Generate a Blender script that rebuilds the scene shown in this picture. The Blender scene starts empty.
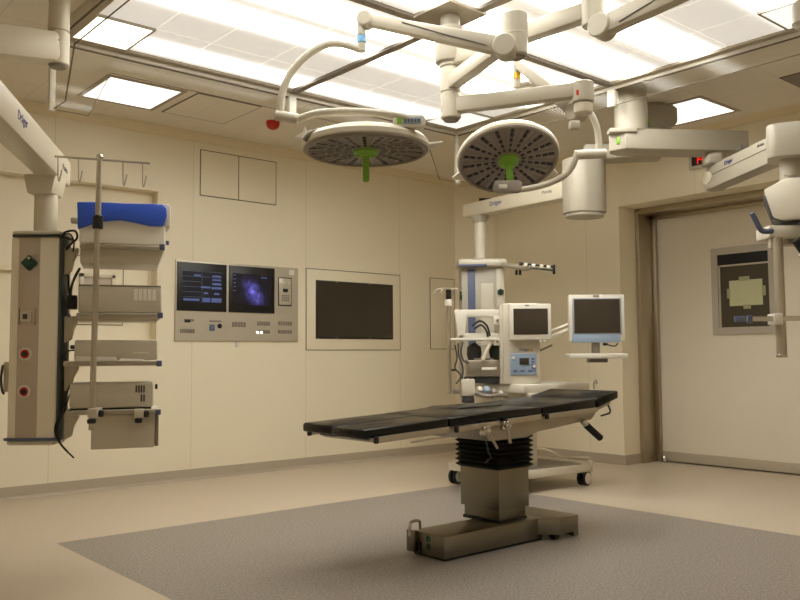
import bpy, bmesh, math
from mathutils import Vector, Matrix

# ---------------------------------------------------------------- camera
F = 837.65
YAW, PITCH, ROLL = [math.radians(a) for a in (40.516, 3.836, -0.364)]
EYE = Vector((0, 0, 1.06))
R0 = Vector((math.cos(YAW), -math.sin(YAW), 0))      # horizontal right
F0 = Vector((math.sin(YAW), math.cos(YAW), 0))       # horizontal forward
UP = Vector((0, 0, 1))
fw = (F0 * math.cos(PITCH) + UP * math.sin(PITCH)).normalized()
rt = R0.copy(); up = rt.cross(fw)
rt, up = math.cos(ROLL) * rt + math.sin(ROLL) * up, -math.sin(ROLL) * rt + math.cos(ROLL) * up

def ray(x, y):
    return (x - 400) / F * rt - (y - 300) / F * up + fw
def at(x, y, t):                       # measured point at horizontal distance t
    d = ray(x, y)
    return EYE + d * (t / d.dot(F0))
def onz(x, y, z):
    d = ray(x, y); return EYE + d * ((z - EYE.z) / d.z)
def onx(x, y, X):
    d = ray(x, y); return EYE + d * (X / d.x)
def ony(x, y, Y):
    d = ray(x, y); return EYE + d * (Y / d.y)

scene = bpy.context.scene
COL = scene.collection
cam = bpy.data.cameras.new('camera')
cam.sensor_width = 36; cam.lens = F / 800 * 36; cam.clip_start = .05
co = bpy.data.objects.new('camera', cam); COL.objects.link(co)
M3 = Matrix((rt, up, -fw)).transposed()
co.matrix_world = Matrix.Translation(EYE) @ M3.to_4x4()
scene.camera = co

# ---------------------------------------------------------------- materials
def lin(c):
    c /= 255
    return c / 12.92 if c <= .04045 else ((c + .055) / 1.055) ** 2.4
def rgb(r, g, b): return (lin(r), lin(g), lin(b), 1)

class NT:
    def __init__(s, name):
        s.m = bpy.data.materials.new(name); s.m.use_nodes = True
        s.t = s.m.node_tree; s.n = s.t.nodes
        s.b = s.n['Principled BSDF']; s.out = s.n['Material Output']
    def new(s, typ, **kw):
        n = s.n.new(typ)
        for k, v in kw.items(): setattr(n, k, v)
        return n
    def link(s, a, b): s.t.links.new(a, b)
    def math(s, op, a, b=None, c=None):
        n = s.new('ShaderNodeMath', operation=op)
        for i, v in enumerate((a, b, c)):
            if v is None: continue
            if isinstance(v, (int, float)): n.inputs[i].default_value = v
            else: s.link(v, n.inputs[i])
        return n.outputs[0]
    def pos(s):
        g = s.new('ShaderNodeNewGeometry'); x = s.new('ShaderNodeSeparateXYZ')
        s.link(g.outputs['Position'], x.inputs[0]); return x.outputs, g.outputs['Position']
    def noise(s, scale, vec=None, detail=3):
        n = s.new('ShaderNodeTexNoise'); n.inputs['Scale'].default_value = scale
        n.inputs['Detail'].default_value = detail
        if vec is not None: s.link(vec, n.inputs['Vector'])
        return n.outputs['Fac']
    def mix(s, fac, a, b):
        n = s.new('ShaderNodeMix', data_type='RGBA')
        if isinstance(fac, (int, float)): n.inputs[0].default_value = fac
        else: s.link(fac, n.inputs[0])
        for i, v in ((6, a), (7, b)):
            if isinstance(v, tuple): n.inputs[i].default_value = v
            else: s.link(v, n.inputs[i])
        return n.outputs[2]

def mat(name, col, rough=.5, metal=0., var=.06, scale=6., emit=None, es=1., coat=0., spec=None):
    k = NT(name)
    _, p = k.pos()
    c = rgb(*col)
    f = k.noise(scale, p)
    dark = tuple(v * (1 - var) for v in c[:3]) + (1,)
    lite = tuple(min(1, v * (1 + var)) for v in c[:3]) + (1,)
    k.link(k.mix(f, dark, lite), k.b.inputs['Base Color'])
    k.b.inputs['Roughness'].default_value = rough
    k.b.inputs['Metallic'].default_value = metal
    if coat: k.b.inputs['Coat Weight'].default_value = coat
    if spec is not None: k.b.inputs['Specular IOR Level'].default_value = spec
    if emit:
        k.b.inputs['Emission Color'].default_value = rgb(*emit)
        k.b.inputs['Emission Strength'].default_value = es
    return k.m

def seam(k, coord, pitch, off, w):
    """1 on a thin joint line repeating along a coordinate"""
    m = k.math('FRACT', k.math('DIVIDE', k.math('SUBTRACT', coord, off), pitch))
    return k.math('LESS_THAN', m, w / pitch)

def wall_mat(name, col, axis, pitch, off):
    k = NT(name); x, p = k.pos()
    c = rgb(*col)
    base = k.mix(k.noise(1.6, p), tuple(v * .97 for v in c[:3]) + (1,), tuple(min(1, v * 1.03) for v in c[:3]) + (1,))
    s = seam(k, x[axis], pitch, off, .008)
    out = k.mix(k.math('MULTIPLY', s, .18), base, rgb(120, 100, 70))
    k.link(out, k.b.inputs['Base Color']); k.b.inputs['Roughness'].default_value = .5
    return k.m

MAT = {}
M = MAT
M['wall_b'] = wall_mat('cream_wall_panels', (234, 224, 199), 0, 1.2, .985)
M['wall_r'] = wall_mat('cream_wall_panels_right', (236, 226, 201), 1, 1.22, .31)
M['wall'] = mat('cream_paint', (238, 230, 212), .5, var=.03)
M['cornice'] = mat('cream_cornice', (230, 216, 184), .5, var=.03)

k = NT('ceiling_metal_panels'); x, p = k.pos()
s1 = seam(k, x[0], .6, .13, .006); s2 = seam(k, x[1], .6, .35, .006)
s = k.math('MAXIMUM', s1, s2)
k.link(k.mix(k.math('MULTIPLY', s, .22), k.mix(k.noise(1.2, p), rgb(228, 221, 207), rgb(234, 227, 213)), rgb(90, 80, 66)), k.b.inputs['Base Color'])
k.b.inputs['Roughness'].default_value = .5
M['ceiling'] = k.m

k = NT('vinyl_floor'); x, p = k.pos()
fine = k.noise(85, p, 2)
ramp = k.math('MULTIPLY', k.math('SUBTRACT', fine, .5), 2.4)
fac = k.math('ADD', ramp, .5)
beige = k.mix(fac, rgb(197, 182, 161), rgb(206, 191, 170))
grey = k.mix(fac, rgb(112, 105, 97), rgb(172, 163, 153))
inx = k.math('MULTIPLY', k.math('GREATER_THAN', x[0], 1.672), k.math('LESS_THAN', x[0], 4.99))
iny = k.math('MULTIPLY', k.math('GREATER_THAN', x[1], 1.6), k.math('LESS_THAN', x[1], 5.01))
k.link(k.mix(k.math('MULTIPLY', inx, iny), beige, grey), k.b.inputs['Base Color'])
k.b.inputs['Roughness'].default_value = .38
M['floor'] = k.m

M['base'] = mat('grey_vinyl_skirting', (178, 166, 147), .5, var=.04)
def brushed(name, col, rough, sx=4, sy=4, sz=90, var=.035):
    k = NT(name); _, p = k.pos()
    mp = k.new('ShaderNodeMapping'); mp.inputs['Scale'].default_value = (sx, sy, sz)
    k.link(p, mp.inputs['Vector'])
    f = k.noise(1.0, mp.outputs['Vector'], 2)
    c = rgb(*col)
    k.link(k.mix(f, tuple(v * (1 - var) for v in c[:3]) + (1,), tuple(min(1, v * (1 + var)) for v in c[:3]) + (1,)), k.b.inputs['Base Color'])
    k.b.inputs['Metallic'].default_value = 1
    r = k.math('MULTIPLY_ADD', f, .05, rough - .025); k.link(r, k.b.inputs['Roughness'])
    return k.m
M['steel'] = mat('brushed_stainless_steel', (134, 128, 115), .30, 1, var=.02, scale=3)
M['steel_v'] = brushed('brushed_stainless_upright', (186, 176, 156), .36, 60, 60, 2)
M['chrome'] = mat('polished_chrome', (205, 200, 190), .18, 1, var=.03)
M['alu'] = mat('anodised_aluminium', (176, 168, 152), .38, .85, var=.04)
M['column'] = mat('column_side_enamel', (238, 231, 214), .38, var=.02)
M['polesteel'] = mat('satin_steel_tube', (186, 177, 160), .34, .7, var=.03)
M['console'] = mat('satin_console_plate', (198, 190, 172), .42, .35, var=.03)
M['ceilframe'] = mat('ceiling_light_surround', (176, 166, 148), .5, var=.03)
M['tape'] = mat('clear_tape', (172, 170, 132), .4, var=.03)
M['alu_dark'] = mat('dark_anodised_bar', (120, 110, 94), .45, .6, var=.04)
M['white'] = mat('warm_white_enamel', (208, 201, 184), .32, var=.02)
M['white2'] = mat('clean_white_plastic', (217, 212, 199), .35, var=.02)
M['cream'] = mat('cream_enamel', (208, 199, 178), .35, var=.02)
M['greyp'] = mat('light_grey_plastic', (200, 193, 176), .42, var=.03)
M['greyd'] = mat('mid_grey_plastic', (132, 122, 110), .45, var=.04)
M['taupe'] = mat('taupe_front_strip', (192, 178, 162), .42, var=.04)
M['charcoal'] = mat('charcoal_plastic', (60, 60, 62), .45, var=.08)
M['black'] = mat('black_plastic', (18, 18, 19), .4, var=.1)
M['rubber'] = mat('black_rubber', (14, 14, 15), .6, var=.15, scale=30)
M['vinyl'] = mat('black_upholstery_vinyl', (10, 9, 8), .24, var=.05, scale=5, spec=.32)
M['blue'] = mat('bright_blue_plastic', (50, 92, 212), .38, var=.05)
M['bluegrey'] = mat('blue_grey_trim', (88, 98, 128), .4, var=.05)
M['bluepanel'] = mat('pale_blue_fascia', (142, 160, 182), .4, var=.04)
M['green'] = mat('green_handle_plastic', (124, 172, 52), .4, var=.06)
M['dgreen'] = mat('dark_green_fitting', (12, 62, 46), .25, var=.1)
M['red'] = mat('red_plastic', (200, 36, 22), .35, var=.05)
M['yellow'] = mat('yellow_band', (240, 186, 30), .4, var=.03)
M['lblue'] = mat('light_blue_band', (120, 178, 222), .4, var=.03)
M['paper'] = mat('pale_green_paper', (206, 208, 168), .7, var=.03)
M['paperw'] = mat('white_paper', (232, 228, 214), .7, var=.03)
M['line'] = mat('dark_joint_line', (84, 66, 44), .7, var=.05)
M['linec'] = mat('ceiling_joint_line', (120, 104, 82), .7, var=.05)
M['arm'] = mat('lamp_arm_enamel', (188, 181, 164), .34, var=.02)
M['mount'] = mat('dimmed_mount_enamel', (166, 159, 144), .4, var=.02)  # lamp enamel darkened to offset canopy glare on the mount and one spring arm
M['rackwhite'] = mat('white_device_case', (240, 236, 224), .4, var=.02)
M['bezel'] = mat('silver_bezel', (156, 160, 170), .4, .2, var=.03)
M['sidedark'] = mat('dark_green_grey_profile', (70, 78, 76), .4, var=.05)
M['pend'] = mat('pendant_enamel', (172, 165, 149), .36, var=.02)
M['lineblk'] = mat('glass_edge_seal', (96, 84, 66), .5, var=.05)
M['logo'] = mat('dark_blue_lettering', (36, 44, 128), .5, var=.02)
M['ink'] = mat('grey_lettering', (96, 90, 82), .5, var=.02)
M['screen'] = mat('unlit_monitor_glass', (62, 54, 44), .16, var=.05)
M['tvglass'] = mat('dark_wall_screen_glass', (62, 56, 46), .14, var=.05)
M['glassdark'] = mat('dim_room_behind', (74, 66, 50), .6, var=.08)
M['lens'] = mat('dark_lamp_lens', (38, 32, 30), .2, var=.1)
M['lampface'] = mat('mauve_lamp_cover', (148, 136, 128), .3, var=.05)
M['door'] = mat('sliding_door_laminate', (238, 230, 212), .45, var=.02)
M['doorframe'] = mat('grey_window_frame', (188, 181, 168), .4, .1, var=.03)
M['led'] = mat('red_digits', (160, 20, 20), .4, emit=(255, 30, 34), es=1.0)
M['ledw'] = mat('white_indicator', (255, 255, 255), .4, emit=(255, 250, 240), es=1.6)
M['scr_row'] = mat('blue_list_rows', (60, 70, 110), .4, emit=(88, 104, 160), es=.42)
M['scr_dim'] = mat('dim_list_lines', (50, 56, 70), .4, emit=(70, 80, 104), es=.25)
M['scr_bg'] = mat('lit_dark_screen', (20, 21, 28), .25, emit=(40, 44, 60), es=.2)
M['bag'] = mat('dark_green_breathing_bag', (26, 44, 34), .5, var=.12)
M['tubing'] = mat('translucent_white_tubing', (220, 212, 190), .35, var=.03)

# canopy diffuser: tubes behind the acrylic sit in rows, so the sheet is brighter along them
WARM = (.95, .93, .86, 1)
def diffuser(name, base, peak):
    k = NT(name); x, p = k.pos()
    tot = None
    for y0, pk, sg in ((4.98, .50, .078), (4.23, .85, .085), (3.84, 1, .09), (3.33, 1, .09), (2.86, 1, .085), (2.13, .8, .078)):
        d = k.math('DIVIDE', k.math('SUBTRACT', x[1], y0), sg)
        g = k.math('MULTIPLY', k.math('EXPONENT', k.math('MULTIPLY', k.math('MULTIPLY', d, d), -1.0)), pk)
        tot = g if tot is None else k.math('ADD', tot, g)
    # emission gradient added toward the door side to lift the dim far corner
    tot = k.math('MULTIPLY', tot, k.math('MULTIPLY_ADD', k.math('SUBTRACT', x[0], 3.4), .22, 1.0))
    st = k.math('MULTIPLY_ADD', tot, peak, base)
    k.b.inputs['Base Color'].default_value = (.66, .58, .46, 1)
    k.b.inputs['Emission Color'].default_value = WARM
    k.link(st, k.b.inputs['Emission Strength'])
    k.b.inputs['Roughness'].default_value = .5
    return k.m
M['diff'] = diffuser('acrylic_light_diffuser', .54, 15.6)
def lamp_mat(name, col, e):
    k = NT(name); _, p = k.pos()
    k.b.inputs['Base Color'].default_value = (.8, .78, .74, 1)
    k.b.inputs['Emission Color'].default_value = col
    k.link(k.math('MULTIPLY_ADD', k.noise(3, p), .1, e), k.b.inputs['Emission Strength'])
    return k.m
M['lampw'] = lamp_mat('square_light_diffuser', (1, .955, .93, 1), 1.25)
M['lampb'] = lamp_mat('bright_corner_diffuser', (1, .92, .78, 1), 2.4)
M['lampd'] = lamp_mat('cool_corner_diffuser', (.97, .97, .94, 1), .82)

k = NT('clear_glass'); k.n.remove(k.b)
tr = k.new('ShaderNodeBsdfTransparent'); tr.inputs[0].default_value = (.97, .965, .94, 1)
gl = k.new('ShaderNodeBsdfGlossy'); gl.inputs['Roughness'].default_value = 0.0
fr = k.new('ShaderNodeLayerWeight'); fr.inputs['Blend'].default_value = .5
mx = k.new('ShaderNodeMixShader')
k.link(k.math('MULTIPLY_ADD', k.math('POWER', fr.outputs['Facing'], 5.0), .12, .012), mx.inputs[0]); k.link(tr.outputs[0], mx.inputs[1]); k.link(gl.outputs[0], mx.inputs[2])
k.link(mx.outputs[0], k.out.inputs['Surface'])
M['glass'] = k.m

# blue scan picture on the right screen of the wall console
k = NT('scan_picture'); x, p = k.pos()
cx, cz = ony(254, 293, 6.74).x, ony(254, 293, 6.74).z
dx = k.math('DIVIDE', k.math('SUBTRACT', x[0], cx), .085); dz = k.math('DIVIDE', k.math('SUBTRACT', x[2], cz), .085)
dz = k.math('ADD', dz, k.math('MULTIPLY', dx, .55))
r2 = k.math('ADD', k.math('MULTIPLY', dx, dx), k.math('MULTIPLY', dz, dz))
g = k.math('EXPONENT', k.math('MULTIPLY', r2, -1.3))
n = k.math('POWER', k.noise(20, p, 4), 2.6)
f = k.math('MULTIPLY', g, k.math('MULTIPLY', n, 6.0))
k.b.inputs['Base Color'].default_value = rgb(30, 26, 22); k.b.inputs['Roughness'].default_value = .2
k.b.inputs['Emission Color'].default_value = rgb(96, 92, 190)
k.link(k.math('MULTIPLY_ADD', f, .9, .015), k.b.inputs['Emission Strength'])
M['scan'] = k.m

# ---------------------------------------------------------------- mesh builder
class MB:
    def __init__(s): s.bm = bmesh.new()
    def _faces(s, vs, fs):
        v = [s.bm.verts.new(p) for p in vs]
        return v, [s.bm.faces.new([v[i] for i in f]) for f in fs]
    def box(s, c, size, R=None, bev=0., seg=2):
        c = Vector(c); A = R or (Vector((1, 0, 0)), Vector((0, 1, 0)), UP)
        vs = []
        for k in range(8):
            q = c.copy()
            for i in range(3): q += A[i] * size[i] * (.5 if k >> i & 1 else -.5)
            vs.append(q)
        return s.hexa(vs, bev, seg)
    def hexa(s, vs, bev=0., seg=2):
        v, f = s._faces(vs, ((0, 2, 3, 1), (4, 5, 7, 6), (0, 1, 5, 4), (2, 6, 7, 3), (0, 4, 6, 2), (1, 3, 7, 5)))
        if bev:
            es = {e for q in f for e in q.edges}
            bmesh.ops.bevel(s.bm, geom=list(es), offset=bev, segments=seg, profile=.5, affect='EDGES', clamp_overlap=True)
        return s
    def b2(s, lo, hi, bev=0., seg=2):
        lo = Vector(lo); hi = Vector(hi)
        return s.box((lo + hi) / 2, hi - lo, None, bev, seg)
    def prism(s, pts, vec, bev=0.):
        vec = Vector(vec); n = len(pts)
        vs = [Vector(p) for p in pts] + [Vector(p) + vec for p in pts]
        fs = [tuple(range(n)), tuple(range(2 * n - 1, n - 1, -1))] + [(i, (i + 1) % n, n + (i + 1) % n, n + i) for i in range(n)]
        v, f = s._faces(vs, fs)
        bmesh.ops.recalc_face_normals(s.bm, faces=f)
        if bev:
            es = {e for q in f for e in q.edges}
            bmesh.ops.bevel(s.bm, geom=list(es), offset=bev, segments=2, profile=.5, affect='EDGES', clamp_overlap=True)
        return s
    def rrect(s, c, sx, sy, h, r, A=None, n=5, bev=0.):
        """rounded rectangle in A[0],A[1], extruded h along A[2] (centred)"""
        c = Vector(c); A = A or (Vector((1, 0, 0)), Vector((0, 1, 0)), UP)
        pts = []
        for qx, qy, a0 in ((1, 1, 0), (-1, 1, 90), (-1, -1, 180), (1, -1, 270)):
            for i in range(n + 1):
                a = math.radians(a0 + 90 * i / n)
                pts.append(c + A[0] * (qx * (sx / 2 - r) + r * math.cos(a)) + A[1] * (qy * (sy / 2 - r) + r * math.sin(a)) - A[2] * h / 2)
        return s.prism(pts, A[2] * h, bev)
    def lathe(s, o, axis, prof, seg=32, sx=1., sy=1., A=None):
        o = Vector(o); ax = Vector(axis).normalized()
        if A is None:
            t = Vector((1, 0, 0)) if abs(ax.x) < .9 else Vector((0, 1, 0))
            u = ax.cross(t).normalized(); w = ax.cross(u)
        else: u, w = A
        rings = []
        for r, h in prof:
            if r < 1e-6: rings.append([s.bm.verts.new(o + ax * h)])
            else: rings.append([s.bm.verts.new(o + ax * h + u * (r * sx * math.cos(2 * math.pi * i / seg)) + w * (r * sy * math.sin(2 * math.pi * i / seg))) for i in range(seg)])
        fs = []
        for a, b in zip(rings, rings[1:]):
            for i in range(seg):
                j = (i + 1) % seg
                if len(a) == 1 and len(b) == 1: continue
                if len(a) == 1: fs.append(s.bm.faces.new((a[0], b[j], b[i])))
                elif len(b) == 1: fs.append(s.bm.faces.new((a[i], a[j], b[0])))
                else: fs.append(s.bm.faces.new((a[i], a[j], b[j], b[i])))
        for ring in (rings[0], rings[-1]):
            if len(ring) > 1: fs.append(s.bm.faces.new(ring))
        bmesh.ops.recalc_face_normals(s.bm, faces=fs)
        return s
    def cyl(s, p0, p1, r, seg=24, ch=0.):
        p0 = Vector(p0); p1 = Vector(p1); L = (p1 - p0).length
        if ch: prof = [(r - ch, 0), (r, ch), (r, L - ch), (r - ch, L)]
        else: prof = [(r, 0), (r, L)]
        return s.lathe(p0, p1 - p0, prof, seg)
    def tube(s, pts, r, seg=10):
        pts = [Vector(p) for p in pts]; n = len(pts)
        T = []
        for i in range(n):
            a = pts[max(0, i - 1)]; b = pts[min(n - 1, i + 1)]; T.append((b - a).normalized())
        t = UP if abs(T[0].z) < .9 else Vector((1, 0, 0))
        u = (t - T[0] * t.dot(T[0])).normalized()
        rings = []
        for i in range(n):
            u = (u - T[i] * u.dot(T[i])).normalized(); w = T[i].cross(u)
            rr = r[i] if isinstance(r, (list, tuple)) else r
            rings.append([s.bm.verts.new(pts[i] + u * (rr * math.cos(2 * math.pi * j / seg)) + w * (rr * math.sin(2 * math.pi * j / seg))) for j in range(seg)])
        fs = []
        for a, b in zip(rings, rings[1:]):
            for i in range(seg): fs.append(s.bm.faces.new((a[i], a[(i + 1) % seg], b[(i + 1) % seg], b[i])))
        fs.append(s.bm.faces.new(rings[0])); fs.append(s.bm.faces.new(rings[-1]))
        bmesh.ops.recalc_face_normals(s.bm, faces=fs)
        return s
    def beam(s, p0, p1, w0, h0, w1=None, h1=None, bev=.01, side=None):
        p0 = Vector(p0); p1 = Vector(p1); w1 = w1 or w0; h1 = h1 or h0
        d = (p1 - p0).normalized(); a = side or d.cross(UP).normalized(); u = a.cross(d)
        vs = []
        for k in range(8):
            e = k & 1; w = (w1 if e else w0) * (.5 if k >> 1 & 1 else -.5); h = (h1 if e else h0) * (.5 if k >> 2 & 1 else -.5)
            vs.append((p1 if e else p0) + a * w + u * h)
        return s.hexa(vs, bev)
    def ball(s, c, r, seg=20, squash=1.):
        n = seg // 2
        return s.lathe(Vector(c), UP, [(r * math.sin(math.pi * i / n) if 0 < i < n else 0, -r * squash * math.cos(math.pi * i / n)) for i in range(n + 1)], seg)
    def build(s, name, m, parent=None, top=None, kind=None, label=None, smooth=True):
        off = Vector((0, 0, 0))
        q = parent
        while q is not None:
            off += q.location; q = q.parent
        bmesh.ops.recalc_face_normals(s.bm, faces=s.bm.faces[:])
        ob_loc = Vector((0, 0, 0))
        if parent is None and kind != 'structure' and s.bm.verts:
            xs = [v.co for v in s.bm.verts]
            ob_loc = Vector((sum(v.x for v in xs) / len(xs), sum(v.y for v in xs) / len(xs), min(v.z for v in xs)))
        for v in s.bm.verts: v.co -= off + ob_loc
        me = bpy.data.meshes.new(name); s.bm.to_mesh(me); s.bm.free()
        if smooth:
            me.polygons.foreach_set('use_smooth', [True] * len(me.polygons))
            me.set_sharp_from_angle(angle=math.radians(38))
        o = bpy.data.objects.new(name, me); COL.objects.link(o)
        me.materials.append(M[m] if isinstance(m, str) else m)
        o.parent = parent; o.location = ob_loc
        if kind: o['kind'] = kind
        if label: o['label'] = label
        return o

def bez(p0, p1, p2, p3, n=14):
    P = [Vector(p) for p in (p0, p1, p2, p3)]
    return [P[0] * (1 - t) ** 3 + P[1] * 3 * t * (1 - t) ** 2 + P[2] * 3 * t * t * (1 - t) + P[3] * t ** 3 for t in [i / n for i in range(n + 1)]]
def spline(pts, n=6):
    P = [Vector(p) for p in pts]; P = [P[0] * 2 - P[1]] + P + [P[-1] * 2 - P[-2]]
    out = []
    for i in range(1, len(P) - 2):
        a, b, c, d = P[i - 1:i + 3]
        for j in range(n):
            t = j / n
            out.append(.5 * ((2 * b) + (c - a) * t + (2 * a - 5 * b + 4 * c - d) * t * t + (3 * b - a - 3 * c + d) * t ** 3))
    return out + [P[-2]]

def thing(name, label, cat, loc, group=None):
    o = bpy.data.objects.new(name, None); COL.objects.link(o)
    o.empty_display_size = .1; o.location = loc
    o['label'] = label; o['category'] = cat
    if group: o['group'] = group
    return o
def tag(o, label, cat, group=None):
    o['label'] = label; o['category'] = cat
    if group: o['group'] = group
    return o

RC = (R0, F0, UP)                      # frame of things that face the room's near corner
def pxbox(mb, x0, y0, x1, y1, t, depth, bev=.004, A=RC):
    """box whose front face was measured at distance t"""
    c = at((x0 + x1) / 2, (y0 + y1) / 2, t)
    kx = t / F
    return mb.box(c + A[1] * depth / 2, ((x1 - x0) * kx * 1.0, depth, (y1 - y0) * kx), A, bev)

FONT = bpy.data.curves.new('f', 'FONT').font
def lettering(name, body, size, origin, right, upv, m, parent, depth=.0008):
    cu = bpy.data.curves.new(name, 'FONT'); cu.body = body; cu.size = size; cu.extrude = depth
    cu.align_x = 'CENTER'; cu.align_y = 'CENTER'
    tmp = bpy.data.objects.new(name + '_tmp', cu); COL.objects.link(tmp)
    dg = bpy.context.evaluated_depsgraph_get(); dg.update()
    me = bpy.data.meshes.new_from_object(tmp.evaluated_get(dg))
    bpy.data.objects.remove(tmp); bpy.data.curves.remove(cu)
    me.materials.clear(); me.materials.append(M[m])
    r = Vector(right).normalized(); u = Vector(upv); u = (u - r * u.dot(r)).normalized(); nn = r.cross(u)
    off = Vector((0, 0, 0)); q = parent
    while q is not None: off += q.location; q = q.parent
    for v in me.vertices:
        v.co = Vector(origin) + r * v.co.x + u * v.co.y + nn * v.co.z - off
    o = bpy.data.objects.new(name, me); COL.objects.link(o); o.parent = parent
    return o

# ================================================================ SETTING
CZ, YW, XR = 3.07, 6.78, 6.93
def struct(name, mb, m, parent=None, label=None):
    return mb.build(name, m, parent, kind='structure' if parent is None else None, label=label)

struct('floor', MB().b2((-.8, -.8, -.06), (7.75, 7.1, 0)), 'floor')
struct('ceiling', MB().b2((-.8, -.8, CZ), (7.75, 7.1, CZ + .08)), 'ceiling')
# screen wall with a shallow alcove at the left
AX0, AX1, AZ0, AZ1, AY = .3, 3.06, 1.215, 2.49, 6.90
w = MB()
w.b2((-.8, YW, 0), (AX0, 7.05, CZ)); w.b2((AX1, YW, 0), (XR, 7.05, CZ))
w.b2((AX0, YW, 0), (AX1, 7.05, AZ0)); w.b2((AX0, YW, AZ1), (AX1, 7.05, CZ)); w.b2((AX0, AY, AZ0), (AX1, 7.05, AZ1))
struct('wall_back', w, 'wall_b')
DY1, DY0, DZ = 4.79, 2.05, 2.51
w = MB()
w.b2((XR, DY1, 0), (7.19, 7.05, CZ)); w.b2((XR, -.8, DZ), (7.19, DY1, CZ)); w.b2((XR, -.8, 0), (7.19, DY0, DZ))
w.prism([(6.62, YW, 0), (XR, YW, 0), (XR, 6.47, 0)], (0, 0, CZ))
struct('wall_right', w, 'wall_r')
struct('wall_left', MB().b2((-.85, -.8, 0), (-.7, 7.05, CZ)), 'wall')
struct('wall_front', MB().b2((-.85, -.85, 0), (7.75, -.7, CZ)), 'wall')
struct('wall_behind_door', MB().b2((7.6, -.8, 0), (7.75, 7.05, CZ)), 'wall')
# skirting
bh = .094
struct('baseboard_back', MB().prism([(-.7, YW, 0), (-.7, YW - .03, 0), (-.7, YW - .012, .02), (-.7, YW - .012, bh), (-.7, YW, bh)], (6.62 + .7, 0, 0)), 'base')
w = MB(); w.prism([(XR + .001, 6.48, 0), (XR - .013, 6.48, 0), (XR - .013, DY1 - .013, 0), (7.185, DY1 - .013, 0), (7.185, DY1 + .001, 0), (XR + .001, DY1 + .001, 0)], (0, 0, bh))
w.prism([(6.61, YW, 0), (XR, 6.47, 0), (XR - .0135, 6.455, 0), (6.61, YW - .019, 0)], (0, 0, bh - .0005))
struct('baseboard_right', w, 'base')
# cornice
struct('trim_1', MB().b2((-.7, YW - .018, 2.985), (6.64, YW, CZ)), 'cornice')
w = MB(); w.prism([(XR, DY0 - 2.6, 3.05), (XR - .18, DY0 - 2.6, CZ), (XR, DY0 - 2.6, CZ)], (0, 6.6 - DY0 + 2.6, 0))
w.prism([(6.60, YW, 2.985), (XR, 6.45, 2.985), (XR - .02, 6.43, CZ), (6.58, YW, CZ)], (-.012, -.012, 0))
struct('trim_2', w, 'cornice')
# raised surround of the doorway
w = MB()
w.b2((XR - .009, DY1, bh), (XR, DY1 + .07, DZ + .07)); w.b2((XR - .009, DY0, DZ), (XR, DY1, DZ + .07))
struct('trim_3', w, 'wall_r')
# stainless door frame
w = MB()
w.b2((7.19, 4.75, 0), (7.44, 4.81, 2.50), .003); w.b2((7.19, DY0, 2.455), (7.44, 4.75, 2.51), .003)
w.b2((7.40, 4.70, 0), (7.44, 4.75, 2.455), .002); w.b2((7.40, DY0, 2.42), (7.44, 4.75, 2.455), .002)
w.b2((7.185, 4.745, 0), (7.20, 4.775, 2.50), .002)
struct('trim_4', w, 'steel_v')

# sliding door
door = MB().b2((7.45, DY0 - .1, .03), (7.50, 4.78, 2.45), .002).build('door_1', 'door', kind='structure')
MB().b2((7.435, DY0 - .1, .012), (7.455, 4.74, .105), .003).build('kick_plate', 'console', door, label='brushed stainless kick plate')
y0, y1, z0, z1 = 4.12, 3.50, 1.245, 2.062
w = MB(); fwid = .065
w.b2((7.425, y1, z0 + fwid), (7.46, y1 + fwid, z1 - fwid)); w.b2((7.425, y0 - fwid, z0 + fwid), (7.46, y0, z1 - fwid))
w.b2((7.425, y1, z0), (7.46, y0, z0 + fwid)); w.b2((7.425, y1, z1 - fwid), (7.46, y0, z1))
wf = w.build('window_frame', 'doorframe', door, label='grey metal frame of the door window')
MB().b2((7.440, y1 + fwid, z0 + fwid), (7.446, y0 - fwid, z1 - fwid)).build('pane', 'glassdark', wf)
w = MB(); w.b2((7.432, y1 + fwid, z1 - fwid - .10), (7.443, y0 - fwid, z1 - fwid), .002)
w.build('blind', 'rubber', wf, label='black blind rolled down a little')
w = MB(); w.b2((7.430, y1 + fwid, z1 - fwid - .115), (7.443, y0 - fwid, z1 - fwid - .10)); w.b2((7.430, y0 - fwid - .02, z0 + fwid), (7.443, y0 - fwid - .005, z1 - fwid - .1))
w.build('glazing_bead', 'greyp', wf)
q0, q1 = onx(729, 281, 7.432), onx(763, 304.5, 7.432)
pz, py, ph, pw = (q0.z + q1.z) / 2, (q0.y + q1.y) / 2, (q0.z - q1.z) / 2, (q0.y - q1.y) / 2
sh = thing('paper_sheet', 'pale green sheet of paper taped inside the door window', 'paper', (7.43, py, pz - ph))
MB().b2((7.432, py - pw, pz - ph), (7.435, py + pw, pz + ph)).build('sheet', 'paper', sh)
for dy, dz, a, b in ((.01, ph + .012, .10, .04), (-.01, -ph - .012, .07, .04), (pw + .008, 0, .03, .09), (-pw - .012, .01, .035, .09)):
    MB().b2((7.4295, py + dy - a / 2, pz + dz - b / 2), (7.432, py + dy + a / 2, pz + dz + b / 2)).build('tape_strip', 'tape', sh)
tag(MB().lathe((7.40, 4.66, 0), UP, [(.028, 0), (.03, .01), (.024, .055), (.012, .07), (0, .072)], 20).build('door_stop', 'chrome'), 'small metal bullet door stop on the floor at the foot of the door frame', 'door stop')

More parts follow.
